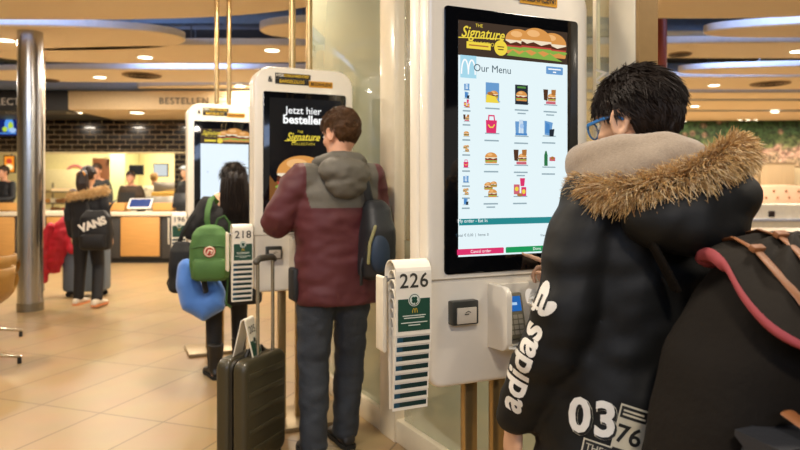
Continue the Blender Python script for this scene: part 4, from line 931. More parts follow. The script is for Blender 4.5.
# ------------------------------------------------------------------ rucksack
rk = M('rucksack_canvas', '17120c', .85, spec=.2, var=.1, scale=6, bump=.2, bscale=60); rkf = M('rucksack_flap', '1e1810', .8, spec=.25, var=.1, scale=6, bump=.15, bscale=50)
leather = M('leather_tan', '8e5a34', .5, var=.1, scale=20, bump=.1); pink1 = M('lining_pink', 'a8484e', .7, var=.1, scale=8, bump=.2, bscale=30)
rs = empty('rucksack', P1P, P1T, 'big dark brown rucksack with pink lining and tan leather straps on the coat wearer', 'rucksack')
def bagring(z, cx, cy, rx, ry, n=40, e=.7): return [V((cx+rx*math.copysign(abs(math.cos(t))**e, math.cos(t)), cy+ry*math.copysign(abs(math.sin(t))**e, math.sin(t)), z)) for t in [2*PI*i/n for i in range(n)]]
BR = [(.5, .02, -.335, .2, .1), (.53, .02, -.335, .25, .135), (.62, .02, -.335, .262, .145), (.78, .02, -.335, .262, .148), (.92, .03, -.335, .25, .145), (1.03, .045, -.335, .225, .138), (1.12, .07, -.335, .185, .125), (1.18, .09, -.33, .145, .10), (1.205, .095, -.325, .11, .075)]
m = MB(); m.loft([bagring(*r) for r in BR]); bag = put(remesh(m, .011, 4, .5, [(.010, 5, 5, 4, 3), (.006, 13, 13, 9, 5)]), 'main_compartment', rk, rs)
# lid folded over the top, its turned-out edge showing the lining
ED = [(-.043, -.225, 1.199), (-.085, -.29, 1.218), (-.112, -.35, 1.205), (-.138, -.41, 1.158), (-.142, -.46, 1.118), (-.121, -.50, 1.09), (-.06, -.525, 1.062), (.03, -.535, 1.045), (.13, -.53, 1.04), (.22, -.50, 1.06), (.275, -.43, 1.11), (.28, -.34, 1.16), (.25, -.26, 1.19), (.18, -.215, 1.2), (.07, -.2, 1.2)]
ED = [V(q) for q in ED]; EC = V((.07, -.35, 1.215))
def edge_at(t):
    a = int(t) % len(ED); p0, p1_, p2, p3 = ED[a-1], ED[a], ED[(a+1) % len(ED)], ED[(a+2) % len(ED)]; u = t-int(t)
    return .5*((2*p1_)+(p2-p0)*u+(2*p0-5*p1_+4*p2-p3)*u*u+(3*p1_-p0-3*p2+p3)*u**3)
NE = 60; rim = [edge_at(i*len(ED)/NE) for i in range(NE)]
rings_ = []
for k in (1., .97, .9, .78, .62, .45, .28, .12, .02):
    rings_.append([EC+V(((q.x-EC.x)*k, (q.y-EC.y)*k, (q.z-EC.z)*(k**2.2)+.035*(1-k*k)+.006*math.sin(i*.8)*k*(1-k)*4)) for i, q in enumerate(rim)])
lm = MB(); lm.loft([[q+V((0, 0, -.006)) for q in [EC+(q-EC)*.965 for q in rim]]]+rings_, caps=False); lm.add([sum((q for q in rings_[-1]), V())/NE]+rings_[-1], [(0, 1+i, 1+(i+1) % NE) for i in range(NE)])
lid = lm.build('flap', rkf, rs, ang=70); lbv = bvh_of(lid)
LP = [edge_at(i*.25) for i in range(0, 24)]
m = MB(); L2 = []
for i, q in enumerate(LP):
    k = math.sin(PI*min(1, (i+2)/26))**.7*(1.25 if i < 8 else .8); o_ = (q-EC); o_.z = 0; o_.normalize()
    L2.append([q+o_*.003+V((0, 0, .004)), q+o_*.010*k+V((0, 0, -.004)), q+o_*.006*k+V((0, 0, -.020*k)), q-o_*.004+V((0, 0, -.026*k)), q-o_*.01+V((0, 0, -.012))])
m.loft(L2); m.build('flap_lining', pink1, rs, ang=70)
m = MB(); m.ell((-.03, -.24, 1.19), (.035, .02, .016), Matrix.Rotation(R(12), 3, 'Y'), 20, 12); m.build('opening_lining', pink1, rs)
def strap(path, w, name='strap', mat=leather, parent=rs, up=(0, -1, 1)):
    m = MB(); m.tube(path, w, 10, up=up, flat=(1, .28)); return m.build(name, mat, parent, ang=60)
for pa in ([(-.02, -.25), (-.04, -.31), (-.068, -.38), (-.082, -.43), (-.083, -.47), (-.075, -.50)], [(.045, -.25), (.03, -.31), (.005, -.37), (-.013, -.42), (-.02, -.47), (-.02, -.51)]):
    pts = []
    for x, y in pa:
        h, _, _, _ = lbv.ray_cast(V((x, y, 1.6)), V((0, 0, -1))); pts.append((h or V((x, y, 1.1)))+V((0, 0, .006)))
    pts += [pts[-1]+V((.004, -.025, -.05)), pts[-1]+V((.008, -.028, -.16))]
    st = strap(pts, .011); m = MB(); m.box(pts[2]+V((0, 0, .004)), (.03, .014, .012), Matrix.Rotation(R(30), 3, 'X'), bev=.003); m.build('keeper', leather, st)
m = MB(); m.loft([bagring(z, -.07, -.475, rx*.9, ry, 32, .5) for z, rx, ry in ((.66, .12, .03), (.68, .14, .045), (.9, .14, .045), (.925, .13, .035))]); m.build('front_pocket', M('pocket_navy', '23252a', .6, bump=.15), rs, ang=60)
m = MB(); m.loft([[V((-.07+sx*.135, y, z)) for sx, y, z in ((-1, -.45, .945), (1, -.45, .945), (1, -.535, .94), (-1, -.535, .94))], [V((-.07+sx*.135, y, z)) for sx, y, z in ((-1, -.45, .935), (1, -.45, .935), (1, -.545, .86), (-1, -.545, .86))]]); m.build('pocket_flap', M('pocket_navy', '23252a', .6), rs)
for dx in (-.135, -.04):
    st = strap([V((dx, -.49, .975)), V((dx, -.535, .96)), V((dx, -.552, .90)), V((dx, -.552, .80))], .016, 'pocket_strap')
    m = MB(); m.box((dx, -.562, .885), (.05, .008, .03), bev=.003); m.build('loop', leather, st); m = MB(); m.tube([V((dx+x*.02, -.566, .845+z*.02)) for x, z in ((-1, -1), (1, -1), (1, 1), (-1, 1))], .0035, 8, closed=True); m.build('buckle', M('brass_bright', 'c9963e', .25, .9), st)
m = MB(); m.ell((-.13, -.53, .985), (.008, .008, .018), Matrix.Rotation(R(40), 3, 'Y'), 12, 8); m.build('toggle', M('horn', 'c98f52', .35), rs)
for sx in (-1, 1):
    m = MB(); m.tube([V((sx*.1+.02, -.2, 1.13)), V((sx*.14, -.17, 1.26)), V((sx*.13, -.06, 1.36)), V((sx*.13, .06, 1.31)), V((sx*.13, .115, 1.2)), V((sx*.14, .10, 1.08)), V((sx*.10, .02, 1.0))], .028, 10, flat=(1, .3)); m.build('shoulder_strap', rk, rs)
# ------------------------------------------------------------------ person in maroon at the middle kiosk
skin2 = M('skin_rosy', 'd39c7c', .5, var=.04, scale=14)
P2T = R(25)
p2 = empty('person', (-.325, 3.25, 0), P2T, 'person in maroon and grey hooded jacket and dark jeans at the middle kiosk', 'person')
J2 = joints(1.74, head=(.035, .02, 1.597), neck=(.02, -.01, 1.46), ls=(-.18, -.01, 1.375), le=(-.30, .03, 1.14), lw=(-.17, .25, 1.22), rs=(.19, -.01, 1.375), re=(.25, .06, 1.11), rw=(.17, .30, 1.13),
            la=(-.115, -.02, .085), lk=(-.105, .02, .49), ra=(.085, .09, .085), rk=(.105, .07, .49))
H2 = Matrix.Rotation(R(28), 3, 'Z') @ Matrix.Rotation(R(-12), 3, 'X')
make_body(J2, H2, skin2, p2, .007, 1.0, lhand=dict(d=(.3, .9, .15), pal=(.3, 0, -1), thumb=(1, 0, .3), curl=(20, 30, 35, 40)), rhand=dict(d=(-.3, .9, .2), pal=(-.3, 0, -1), thumb=(-1, 0, .3), curl=(15, 30, 35, 40)))
eyes(J2, H2, p2)
make_hair(J2, H2, M('hair_brown', '4a3018', .6, var=.25, scale=60, spec=.25), p2, 1.0, .014, tufts=3500, length=.026, seed=9, top=1.5, lift=.16, flow=(.1, -.4, -.9))
maroon = M('shell_maroon', '532024', .6, var=.08, scale=5, bump=.15, bscale=22); greyf = M('shell_grey', '5f5a50', .7, var=.08, scale=6, bump=.2, bscale=40)
rg = [(.76, .01, 0, .205, .145), (.80, .01, 0, .212, .15), (.92, .01, 0, .212, .145), (1.05, .01, -.005, .21, .14), (1.2, .01, -.01, .22, .14), (1.3, .01, -.015, .215, .13), (1.38, .015, -.015, .17, .10), (1.43, .02, -.01, .095, .08)]
jk = make_jacket(J2, maroon, p2, rg, (.088, .078, .05), .010, wr=[(.010, 6, 6, 14, 21), (.006, 16, 16, 26, 8)], end=-.02)
jk.data.materials.append(greyf)
for q in jk.data.polygons:
    c = q.center
    if c.z > 1.235+.012*math.sin(c.x*30)*0 and abs(c.x-.01) < .185-.25*max(0, 1.30-c.z) and (c.z > 1.235): q.material_index = 1
hb = MB(); hb.ell((.005, -.135, 1.405), (.135, .085, .075), Matrix.Rotation(R(6), 3, 'Y'), 24, 16); hb.ell((.005, -.15, 1.35), (.105, .06, .07), None, 20, 14)
hb.tube([V((.02+.105*math.cos(t), -.0+.105*math.sin(t), 1.445+.03*max(0, -math.sin(t)))) for t in [2*PI*i/30 for i in range(30)]], .038, 12, closed=True)
put(remesh(hb, .009, 4, .5, [(.008, 12, 12, 26, 3), (.004, 30, 30, 40, 5)]), 'hood', greyf, p2)
m = MB(); m.tube([V((-.08, .12, 1.43)), V((-.125, .10, 1.40)), V((-.16, .07, 1.37))], [.02, .026, .012], 10); m.build('collar_flap', greyf, p2)
jeans = M('jeans_blue_grey', '2f343b', .75, var=.12, scale=8, bump=.25, bscale=120)
make_trousers(J2, jeans, p2, (.1, .08, .067), hip=(.18, .12), end=-.035, wr=[(.008, 10, 10, 16, 5), (.004, 24, 24, 34, 1)])
make_shoes(J2, M('shoe_dark', '201d1a', .5), p2)
m = MB(); m.box((-.205, .02, .86), (.035, .1, .16), bev=.012); m.build('hip_pouch', M('pouch_black', '191a1c', .6), p2)
# daypack hanging from the right shoulder
nv = M('daypack_black', '1c1e22', .5, var=.1, bump=.15); 
d2 = empty('daypack', p2.location+Matrix.Rotation(P2T, 3, 'Z') @ V((-.065, -.02, .03)), P2T, 'black daypack with dark blue front slung on the shoulder of the maroon jacket', 'backpack')
def ringz(z, cx, cy, rx, ry, n=28, e=.7): return [V((cx+rx*math.copysign(abs(math.cos(t))**e, math.cos(t)), cy+ry*math.copysign(abs(math.sin(t))**e, math.sin(t)), z)) for t in [2*PI*i/n for i in range(n)]]
m = MB(); m.loft([ringz(z, cx, cy, rx, ry) for z, cx, cy, rx, ry in ((.86, .205, -.15, .05, .05), (.88, .205, -.155, .075, .085), (.98, .21, -.165, .085, .10), (1.1, .215, -.165, .08, .095), (1.2, .215, -.15, .065, .07), (1.24, .21, -.13, .04, .045))]); put(remesh(m, .009, 3, .5, [(.008, 9, 9, 9, 2)]), 'main_compartment', nv, d2)
m = MB(); m.ell((.195, -.245, 1.0), (.055, .03, .10), None, 18, 12); m.build('front_pocket', M('daypack_navy', '22344a', .5), d2)
m = MB(); m.tube([V((.165, -.262, 1.12)), V((.14, -.255, 1.04)), V((.135, -.25, .95))], .008, 8); m.build('zipper_trim', M('zip_yellowish', '8f8a5e', .5), d2)
m = MB(); m.tube([V((.19, -.14, 1.22)), V((.16, -.15, 1.33)), V((.145, -.09, 1.44)), V((.15, .02, 1.45)), V((.17, .11, 1.34)), V((.215, .14, 1.2)), V((.27, .04, 1.02)), V((.25, -.1, .93))], .022, 10, flat=(1, .3)); m.build('shoulder_strap', nv, d2)
m = MB(); m.tube([V((.13, -.2, .97)), V((.12, -.2, .93)), V((.122, -.19, .84))], .008, 8, flat=(1, .4)); m.build('strap_end', nv, d2)
# ------------------------------------------------------------------ black haired person at the far kiosk
P3T = R(18)
p3 = empty('person', (-1.24, 4.62, 0), P3T, 'person with long black hair in black coat and boots at the farthest kiosk', 'person')
J3 = joints(1.55, head=(.06, .05, 1.375), ls=(-.12, .0, 1.2), rs=(.16, 0, 1.21), lw=(-.14, .2, 1.06), le=(-.235, -.02, 1.0), rw=(.12, .3, 1.08), re=(.22, .05, .98), ra=(.10, .10, .085), rk=(.1, .07, .43), la=(-.075, -.06, .085), lk=(-.08, .0, .43))
H3 = Matrix.Rotation(R(-8), 3, 'Z') @ Matrix.Rotation(R(-22), 3, 'X')
make_body(J3, H3, skin1, p3, .008, .95, k=.9, lhand=dict(d=(.3, .9, .2), pal=(.3, 0, -1), thumb=(1, 0, .3)), rhand=dict(d=(-.3, .9, .2), pal=(-.3, 0, -1), thumb=(-1, 0, .3)))
eyes(J3, H3, p3, .95)
hm = M('hair_black_long', '1a120e', .45, var=.25, scale=40, spec=.4, stretch=(8, 8, 1))
make_hair(J3, H3, hm, p3, .95, .017, tufts=900, length=.06, seed=4, top=1.2, lift=.1, mask=lambda p: hair_mask_short(p, -.2), rt=.003)
rnd = random.Random(8); m = MB(); X = Matrix.Translation(J3['head'])
m.loft([[X @ V((rx*math.cos(t), cy+ry*math.sin(t), z)) for t in [2*PI*i/24 for i in range(24)]] for z, cy, rx, ry in ((.06, -.03, .075, .085), (.0, -.045, .088, .085), (-.08, -.075, .095, .07), (-.16, -.10, .1, .06), (-.24, -.12, .09, .045), (-.29, -.125, .06, .025))])
me = remesh(m, .008, 2, .5, [(.014, 28, 28, 2.5, 3), (.006, 70, 70, 4, 2)]); put(me, 'long_hair', hm, p3)
m = MB()
for i in range(500):
    t = rnd.uniform(PI*.95, PI*2.05); a = X @ V((.09*math.cos(t), -.05+.085*math.sin(t), rnd.uniform(-.1, .03))); b_ = X @ V((.105*math.cos(t)+rnd.uniform(-.02, .02), -.1+.075*math.sin(t), rnd.uniform(-.33, -.22))); m.tube([a, lerp(a, b_, .5)+V((0, -.012, 0)), b_], [.003, .0026, .0004], 4, round_ends=False)
m.build('hair_strands', hm, p3, fix=False, ang=80)
coatb = M('wool_black', '191817', .8, var=.12, scale=10, bump=.2, bscale=90)
rg = [(.50, .06, .02, .19, .14), (.56, .055, .01, .2, .145), (.72, .03, 0, .19, .14), (.86, .01, 0, .175, .13), (.96, 0, 0, .165, .12), (1.06, .01, 0, .17, .12), (1.13, .02, 0, .165, .11), (1.19, .03, .005, .135, .095), (1.245, .035, .005, .085, .075)]
make_jacket(J3, coatb, p3, rg, (.075, .062, .045), .011, wr=[(.010, 7, 7, 12, 5)], name='coat')
make_trousers(J3, M('leggings_black', '141314', .7), p3, (.082, .06, .05), hip=(.15, .11)); make_shoes(J3, M('boot_black', '1b1916', .45), p3, boot=.24, dirs=((-.25, 1, 0), (.1, 1, 0)), k=.95)
# green day bag on one strap
def P3W(px, py, dy): return at(px, py, 4.62+dy)
gm = M('canvas_green', '4a7238', .7, var=.1, scale=10, bump=.2, bscale=120); gd = M('canvas_green_dark', '365a2a', .7)
gb = empty('backpack', P3W(210, 280, -.35), R(14), 'small green backpack with round red emblem hanging from the black coat', 'backpack')
m = MB(); m.loft([ringz(z, 0, 0, rx, ry, 32, .55) for z, rx, ry in ((0, .10, .05), (.015, .122, .07), (.12, .132, .078), (.22, .128, .075), (.30, .112, .065), (.345, .08, .05), (.36, .045, .03))]); put(remesh(m, .008, 3, .5, [(.006, 12, 12, 12, 3)]), 'main_compartment', gm, gb)
m = MB(); m.loft([ringz(z, 0, -.055, rx, ry, 28, .55) for z, rx, ry in ((.01, .09, .03), (.025, .105, .045), (.13, .105, .045), (.15, .09, .03))]); m.build('front_pocket', gm, gb, ang=60)
m = MB(); m.tube([V((-.11, -.062, .215)), V((-.06, -.082, .228)), V((.06, -.082, .228)), V((.11, -.062, .215))], .005, 8); m.build('zipper', gd, gb)
em = MB(); em.mat(M('emblem_red', 'b8402c', .5)); em.tube([V((0, -.081, .195)), V((0, -.085, .195))], .038, 24, round_ends=False); em.mat(M('emblem_cream', 'ead9c4', .5)); em.tube([V((.030*math.cos(t), -.0865, .195+.030*math.sin(t))) for t in [2*PI*i/24 for i in range(24)]], .004, 6, closed=True)
em.tube([V((-.014, -.0865, .185)), V((-.002, -.0865, .205)), V((.016, -.0865, .198)), V((.012, -.0865, .186))], .006, 6); em.build('round_emblem', None, gb)
m = MB(); m.tube([V((-.012, .03, .34)), V((-.02, .02, .40)), V((-.015, .03, .46)), V((0, .08, .525)), V((.02, .14, .54)), V((.04, .22, .50))], .018, 10, flat=(1, .3), up=(0, -1, .2)); m.build('shoulder_strap', gm, gb)
m = MB(); m.tube([V((.03, .02, .35)), V((.05, .015, .40)), V((.09, .01, .42)), V((.125, .02, .37)), V((.125, .05, .2)), V((.11, .04, -.05)), V((.10, .02, -.16)), V((.13, .03, -.19))], .008, 8, flat=(1, .5)); m.build('second_strap', gd, gb)
sb = empty('shoulder_bag', P3W(183, 291, -.15), R(10), 'black soft shoulder bag hanging at the hip of the long haired person', 'bag')
m = MB(); m.loft([ringz(z, 0, 0, rx, ry, 28, .65) for z, rx, ry in ((0, .07, .05), (.02, .09, .075), (.15, .095, .08), (.28, .08, .065), (.34, .05, .03))]); put(remesh(m, .009, 3, .5, [(.012, 9, 9, 9, 4)]), 'main_compartment', coatb, sb)
m = MB(); m.tube([V((-.03, 0, .32)), V((.0, -.01, .40)), V((.05, .0, .50)), V((.10, .06, .58))], .014, 8, flat=(1, .4)); m.build('strap', coatb, sb)
m = MB(); m.tube([V((-.085, -.02, .1)), V((-.10, -.02, .06)), V((-.09, -.02, .03))], .006, 6); m.build('buckle', coatb, sb)
bl = M('fleece_blue', '4678c4', .8, var=.08, scale=12, bump=.15, sheen=.4)
nb = empty('neck_pillow', P3W(201, 322, -.28), 0, 'blue horseshoe neck pillow dangling under the green backpack', 'pillow')
path = [P3W(187, 268, -.27), P3W(188, 285, -.29), P3W(194, 302, -.3), P3W(205, 308, -.3), P3W(214, 303, -.28), P3W(215, 292, -.24), P3W(211, 280, -.22)]
m = MB(); m.tube([q-nb.location for q in path], [.065, .08, .09, .09, .085, .07, .055], 16); put(remesh(m, .008, 12, .5, [(.006, 10, 10, 10, 2)]), 'cushion', bl, nb)
m = MB(); m.tube([P3W(198, 262, -.32)-nb.location, P3W(203, 275, -.36)-nb.location, P3W(206, 292, -.36)-nb.location], .022, 8, flat=(1, .4)); m.build('hanging_loop', coatb, nb)
# ------------------------------------------------------------------ suitcase with a number card
sc = M('shell_olive', '3d3724', .42, var=.05, scale=5, bump=.08, coat=.2); sd_ = M('shell_dark', '1f1c15', .5)
SA = R(66); sp = at(252, 0, 3.1); su = empty('suitcase', (sp.x, sp.y, 0), SA, 'dark olive hard shell suitcase with raised pull handle beside the maroon jacket wearer', 'suitcase')
m = MB(); m.prism(rrect(-.165, .05, .165, .545, .05, 8), .075, Matrix.Translation((0, -.085, 0)), bev=.022, seg=4); m.build('shell_half', sc, su, ang=50)
m = MB(); m.prism(rrect(-.165, .05, .165, .545, .05, 8), .075, Matrix.Translation((0, .01, 0)), bev=.022, seg=4); m.build('shell_half', sc, su, ang=50)
m = MB(); m.prism(rrect(-.158, .056, .158, .539, .05, 8), .016, Matrix.Translation((0, -.008, 0))); m.build('zipper_band', sd_, su)
m = MB()
for k in range(5): m.box((0, -.0855, .13+k*.085), (.27, .008, .03), bev=.0035)
m.build('ribs', sc, su)
for x in (-.03, .09):
    MB().cyl((x, -.055, .54), (x, -.055, .99), .0085, n=14).build('pull_rod', M('rod_silver', 'b8b2a2', .25, .9), su)
m = MB(); m.tube([V((-.04, -.055, .985)), V((-.02, -.055, .998)), V((.08, -.055, .998)), V((.1, -.055, .985))], .016, 12); m.build('pull_grip', M('grip_grey', '4a463c', .45), su)
m = MB(); m.tube([V((-.06, -.01, .54)), V((-.045, -.01, .563)), V((.06, -.01, .563)), V((.075, -.01, .54))], .011, 10); m.build('top_handle', sd_, su)
for sx in (-.12, .12):
    for sy in (-.055, .055):
        m = MB(); m.cyl((sx, sy-.012, .026), (sx, sy+.012, .026), .026, n=18); wl = m.build('wheel', M('rubber_black', '151412', .7), su); MB().box((sx, sy, .05), (.034, .036, .03), bev=.006).build('caster_housing', sd_, wl)
# tent card 205
e = empty('number_card', (sp.x-.015, sp.y-.03, .708), SA+R(14), 'white tent card numbered 205 standing on top of the olive suitcase', 'number card')
m = MB(); 
for sg in (-1, 1):
    m.loft([[V((x, sg*.012, 0)), V((x, sg*.012-.004*sg, -.002)), V((x, sg*.052-.004*sg, -.17)), V((x, sg*.052, -.17))] for x in (-.052, .052)])
m.loft([[V((x, .0135*math.cos(t), .0135*math.sin(t)-.003)) for t in [PI*i/10 for i in range(11)]]+[V((x, .009*math.cos(t), .009*math.sin(t)-.003)) for t in [PI*i/10 for i in range(10, -1, -1)]] for x in (-.052, .052)])
m.build('leaf', cardm, e, ang=50)
lean = math.atan2(.04, .17); X = Matrix.Translation((0, -.0128, 0)) @ Matrix.Rotation(-lean, 4, 'X'); f = Flat(X, .0003)
f.text('205', 0, -.045, .048, ctxt, bold=.012); f.rect(-.046, -.165, .046, -.095, cgreen); f.ell(0, -.095, .015, .015, cpale); f.ell(0, -.095, .012, .012, ctxt); f.build('printed_panel', e)
# ------------------------------------------------------------------ background people
def bystander(px, Y, h, rot, label, top, hairm, skinm=skin1, trous='leggings_black', over=None, longer=.0, hrot=0., vox=.012, hm_=None, rings=None, shoes=True):
    p = at(px, 0, Y); e = empty('person', (p.x, Y, 0), R(rot), label, 'person')
    J = joints(h, **(over or {})); Hh = Matrix.Rotation(R(hrot), 3, 'Z')
    make_body(J, Hh, skinm, e, .009, h/1.75); eyes(J, Hh, e, h/1.75)
    make_hair(J, Hh, hairm, e, h/1.75, .014, tufts=250, length=.03, lift=.15, seed=int(px), **({'mask': hm_} if hm_ else {}), rt=.004)
    k = h/1.75; z = lambda q: q*k
    rg = rings or [(z(.84-longer), 0, 0, .175, .13), (z(.95), 0, 0, .175, .13), (z(1.1), 0, 0, .17, .125), (z(1.25), 0, 0, .19, .125), (z(1.37), 0, 0, .18, .11), (z(1.43), 0, -.01, .12, .08), (z(1.46), 0, -.01, .07, .065)]
    make_jacket(J, top, e, rg, (.07, .058, .046), vox, wr=[(.008, 8, 8, 14, px)], name='jacket' if longer >= 0 else 'shirt', end=-.01)
    make_trousers(J, M(trous, '141314', .7), e, (.088, .066, .058), vox=vox, hip=(.16, .12))
    if shoes: make_shoes(J, M('shoe_dark', '201d1a', .5), e)
    return e, J
hdk = M('hair_dark_brown', '2a1b12', .5, var=.2, scale=40)
jb = M('jacket_black', '17171a', .65, var=.1, bump=.15, scale=6)
p4, J4 = bystander(88, 7.3, 1.56, -4, 'person in black fur hooded jacket walking to the counter, hair in an orange tie', jb, hdk, over=dict(lk=(-.10, .02, .44), la=(-.13, .03, .085), rk=(.10, .04, .44), ra=(.17, -.12, .10)), shoes=False)
make_shoes(J4, M('sneaker_cream', 'd9cdb8', .6), p4, M('sole_orange', 'd98d5a', .6))
m = MB(); lp = [V((.17*math.cos(t)+.02, -.03+.13*math.sin(t), 1.26-.03*math.cos(t)*-1+.02*math.sin(t))) for t in [2*PI*i/30 for i in range(30)]]
tufts_along(m, furm[:2]+furm[3:], lp, lambda q: V((0, -.03, q.z-.03)), 1500, .05, random.Random(3), r=.004, spread=.04); m.tube(lp, .045, 10, closed=True); m.build('fur_trim', None, p4, fix=False, ang=80)
m = MB(); c = J4['head']; m.tube([c+V((-.0, -.09, .05)), c+V((0, -.14, .02)), c+V((.01, -.15, -.08)), c+V((.01, -.13, -.18)), c+V((0, -.11, -.25))], [.035, .055, .065, .06, .03], 14); put(remesh(m, .01, 2, .5, [(.012, 30, 30, 5, 2)]), 'ponytail', hdk, p4)
m = MB(); m.tube([c+V((.04*math.cos(t), -.16+.03*math.sin(t)*0-.02*0, .015+.03*math.sin(t))) for t in [2*PI*i/16 for i in range(16)]], .014, 8, closed=True); m.ell(c+V((0, -.175, .015)), (.03, .018, .022)); m.build('hair_tie', M('scrunchie_orange', 'd9902c', .7), p4)
bp = empty('backpack', at(96, 250, 7.05), R(4), 'black backpack with slanted white lettering on the fur hooded jacket', 'backpack')
m = MB(); m.loft([ringz(z, 0, 0, rx, ry, 28, .55) for z, rx, ry in ((0, .13, .05), (.02, .165, .08), (.2, .17, .085), (.36, .155, .075), (.43, .1, .04))]); put(remesh(m, .011, 2, .5), 'main_compartment', M('pack_black', '101012', .6), bp)
m = MB(); m.loft([ringz(z, 0, -.07, rx, ry, 24, .55) for z, rx, ry in ((.02, .11, .02), (.04, .135, .035), (.16, .135, .035), (.18, .11, .02))]); m.build('front_pocket', M('pack_black', '101012', .6), bp)
f = Flat(Matrix.Translation((0, -.088, 0))); f.text('VANS', 0, .28, .115, wpr, rot=R(20), bold=.06); f.build('lettering', bp)
for sx in (-1, 1): m = MB(); m.tube([V((sx*.1, .05, .40)), V((sx*.13, .10, .50)), V((sx*.13, .2, .53))], .02, 8, flat=(1, .4)); m.build('shoulder_strap', M('pack_black', '101012', .6), bp)
p5, J5 = bystander(97, 12.3, 1.76, 184, 'dark jacketed person behind the counter facing the camera over the orange hair tie', M('jacket_charcoal', '2a2a28', .7), M('hair_short_brown', '3a2818', .6), skin2, trous='trouser_dark')
vest = M('vest_brown', '3c2c1a', .7)
p6, J6 = bystander(131, 12.3, 1.62, 178, 'counter worker in brown shirt and dark apron behind the register screen', vest, hdk, skin2)
m = MB(); m.loft([[V((x, .135+.02*(1-abs(x)/.14), z)) for x in (-.14, -.07, 0, .07, .14)]+[V((x, .150+.02*(1-abs(x)/.14), z)) for x in (.14, .07, 0, -.07, -.14)] for z in (.7, .9, 1.1, 1.22)]); m.build('apron', M('apron_dark', '23211f', .7), p6)
p7, J7 = bystander(154, 14.2, 1.62, 10, 'kitchen worker in white shirt seen from behind by the fry station', M('shirt_white', 'e6dcc4', .7), M('hair_fair', '9a7440', .6), skin2, over=dict(re=(.30, .1, 1.15), rw=(.42, .3, 1.1)))
p8, J8 = bystander(4, 12.35, 1.72, 170, 'counter worker in black short sleeved shirt at the left picture edge', jb, M('hair_short_brown', '3a2818', .6), skin2, over=dict(le=(-.28, .10, 1.1), lw=(-.05, .33, 1.08), re=(.28, .12, 1.1), rw=(.05, .36, 1.06)), hrot=-20, rings=None)
p9, J9 = bystander(186.5, 12.42, 1.74, 150, 'worker in pale cap half hidden by the brick pier and the farthest kiosk', jb, M('hair_short_brown', '3a2818', .6), skin1)
m = MB(); c = J9['head']; m.ell(c+V((0, -.01, .06)), (.095, .11, .07), None, 20, 12); m.tube([c+V((-.06, .09, .06)), c+V((0, .13, .055)), c+V((.06, .09, .06))], [.02, .035, .02], 8, flat=(1, .3)); m.build('cap', M('cap_pale_blue', 'cfe0ea', .6), p9)
# suitcase and red coat beside the lettered backpack
g_ = M('case_grey_blue', '5f6c78', .5, var=.06)
q = at(87, 0, 7.95); e = empty('suitcase', (q.x, q.y, 0), R(4), 'grey blue suitcase half hidden behind the legs of the walking person', 'suitcase')
m = MB(); m.prism(rrect(-.25, .06, .25, .62, .05, 6), .22, Matrix.Translation((0, -.11, 0)), bev=.025, seg=3); m.build('shell', g_, e)
for sx in (-.19, .19):
    for sy in (-.07, .07): MB().cyl((sx, sy-.015, .03), (sx, sy+.015, .03), .03, n=14).build('wheel', M('rubber_black', '151412', .7), e)
for sx in (-.08, .08): MB().cyl((sx, .08, .6), (sx, .08, .86), .01, n=10).build('pull_rod', M('rod_silver', 'b8b2a2', .25, .9), e)
m = MB(); m.tube([V((-.1, .08, .86)), V((.1, .08, .86))], .016, 8); m.build('pull_grip', M('grip_grey', '4a463c', .45), e)
rdm = M('down_red', 'c0182c', .6, var=.1, scale=8, bump=.2)
e2 = empty('red_coat', (q.x-.26, q.y-.16, 0), R(0), 'bright red padded coat hung over the grey blue suitcase', 'coat')
m = MB(); m.loft([[V((cx+rx*math.cos(t), cy+ry*math.sin(t), z)) for t in [2*PI*i/24 for i in range(24)]] for z, cx, cy, rx, ry in ((.30, -.02, -.04, .06, .05), (.42, -.02, -.04, .09, .07), (.6, 0, -.03, .12, .08), (.78, .04, 0, .13, .10), (.90, .06, .03, .11, .09), (.97, .08, .05, .05, .05))]); m.tube([V((-.08, -.05, .86)), V((-.13, -.07, .65)), V((-.14, -.07, .40)), V((-.13, -.07, .22))], [.05, .06, .055, .04], 12); m.tube([V((.1, .03, .88)), V((.16, -.02, .74)), V((.17, -.05, .58))], [.05, .06, .05], 12)
put(remesh(m, .011, 3, .5, [(.014, 9, 9, 16, 5)]), 'padded_shell', rdm, e2); MB().tube([V((.05, .05, .95)), V((.08, .05, .99)), V((.11, .05, .95))], .012, 8).build('hanger_loop', rdm, e2)
# ------------------------------------------------------------------ kitchen
def K(px, py, Y): return at(px, py, Y)
doorm = M('door_brown', '7a4a30', .5, var=.08)
a, b_ = K(92, 158, 15.9), K(113, 250, 15.9)
o = MB().box(((a.x+b_.x)/2, 15.95, a.z/2), (b_.x-a.x, .06, a.z), bev=.01).build('door_1', doorm, None); o['kind'] = 'structure'
o = MB().box((K(121, 0, 15.4).x, 15.6, 1.3), (.36, .8, 2.6), bev=.01).build('wall_side', M('kitchen_pale_green', 'd8dcae', .6), None); o['kind'] = 'structure'
def monitor(x, y, z, w, h, face, label):
    e = empty('wall_monitor', (x, y, z), 0, label, 'monitor')
    MB().box((0, 0, h/2), (w, .05, h), bev=.008).build('case', M('monitor_black', '17181a', .4), e); MB().box((0, -.027, h/2), (w*.9, .006, h*.86)).build('screen', face, e)
    MB().cyl((0, .02, h/2), (0, .4, h/2+.12), .02, n=10).build('arm', M('steel_rod', '8a8c90', .4, .8), e)
q = K(136.5, 175, 15.0); monitor(q.x, 15.0, q.z, .33, .23, M('monitor_off', '1c1f26', .15), 'dark switched off monitor above the counter worker in brown')
q = K(161, 177, 14.9); monitor(q.x, 14.9, q.z, .34, .31, E('monitor_lit', 'dfe4e2', .95), 'bright white monitor above the kitchen worker in white')
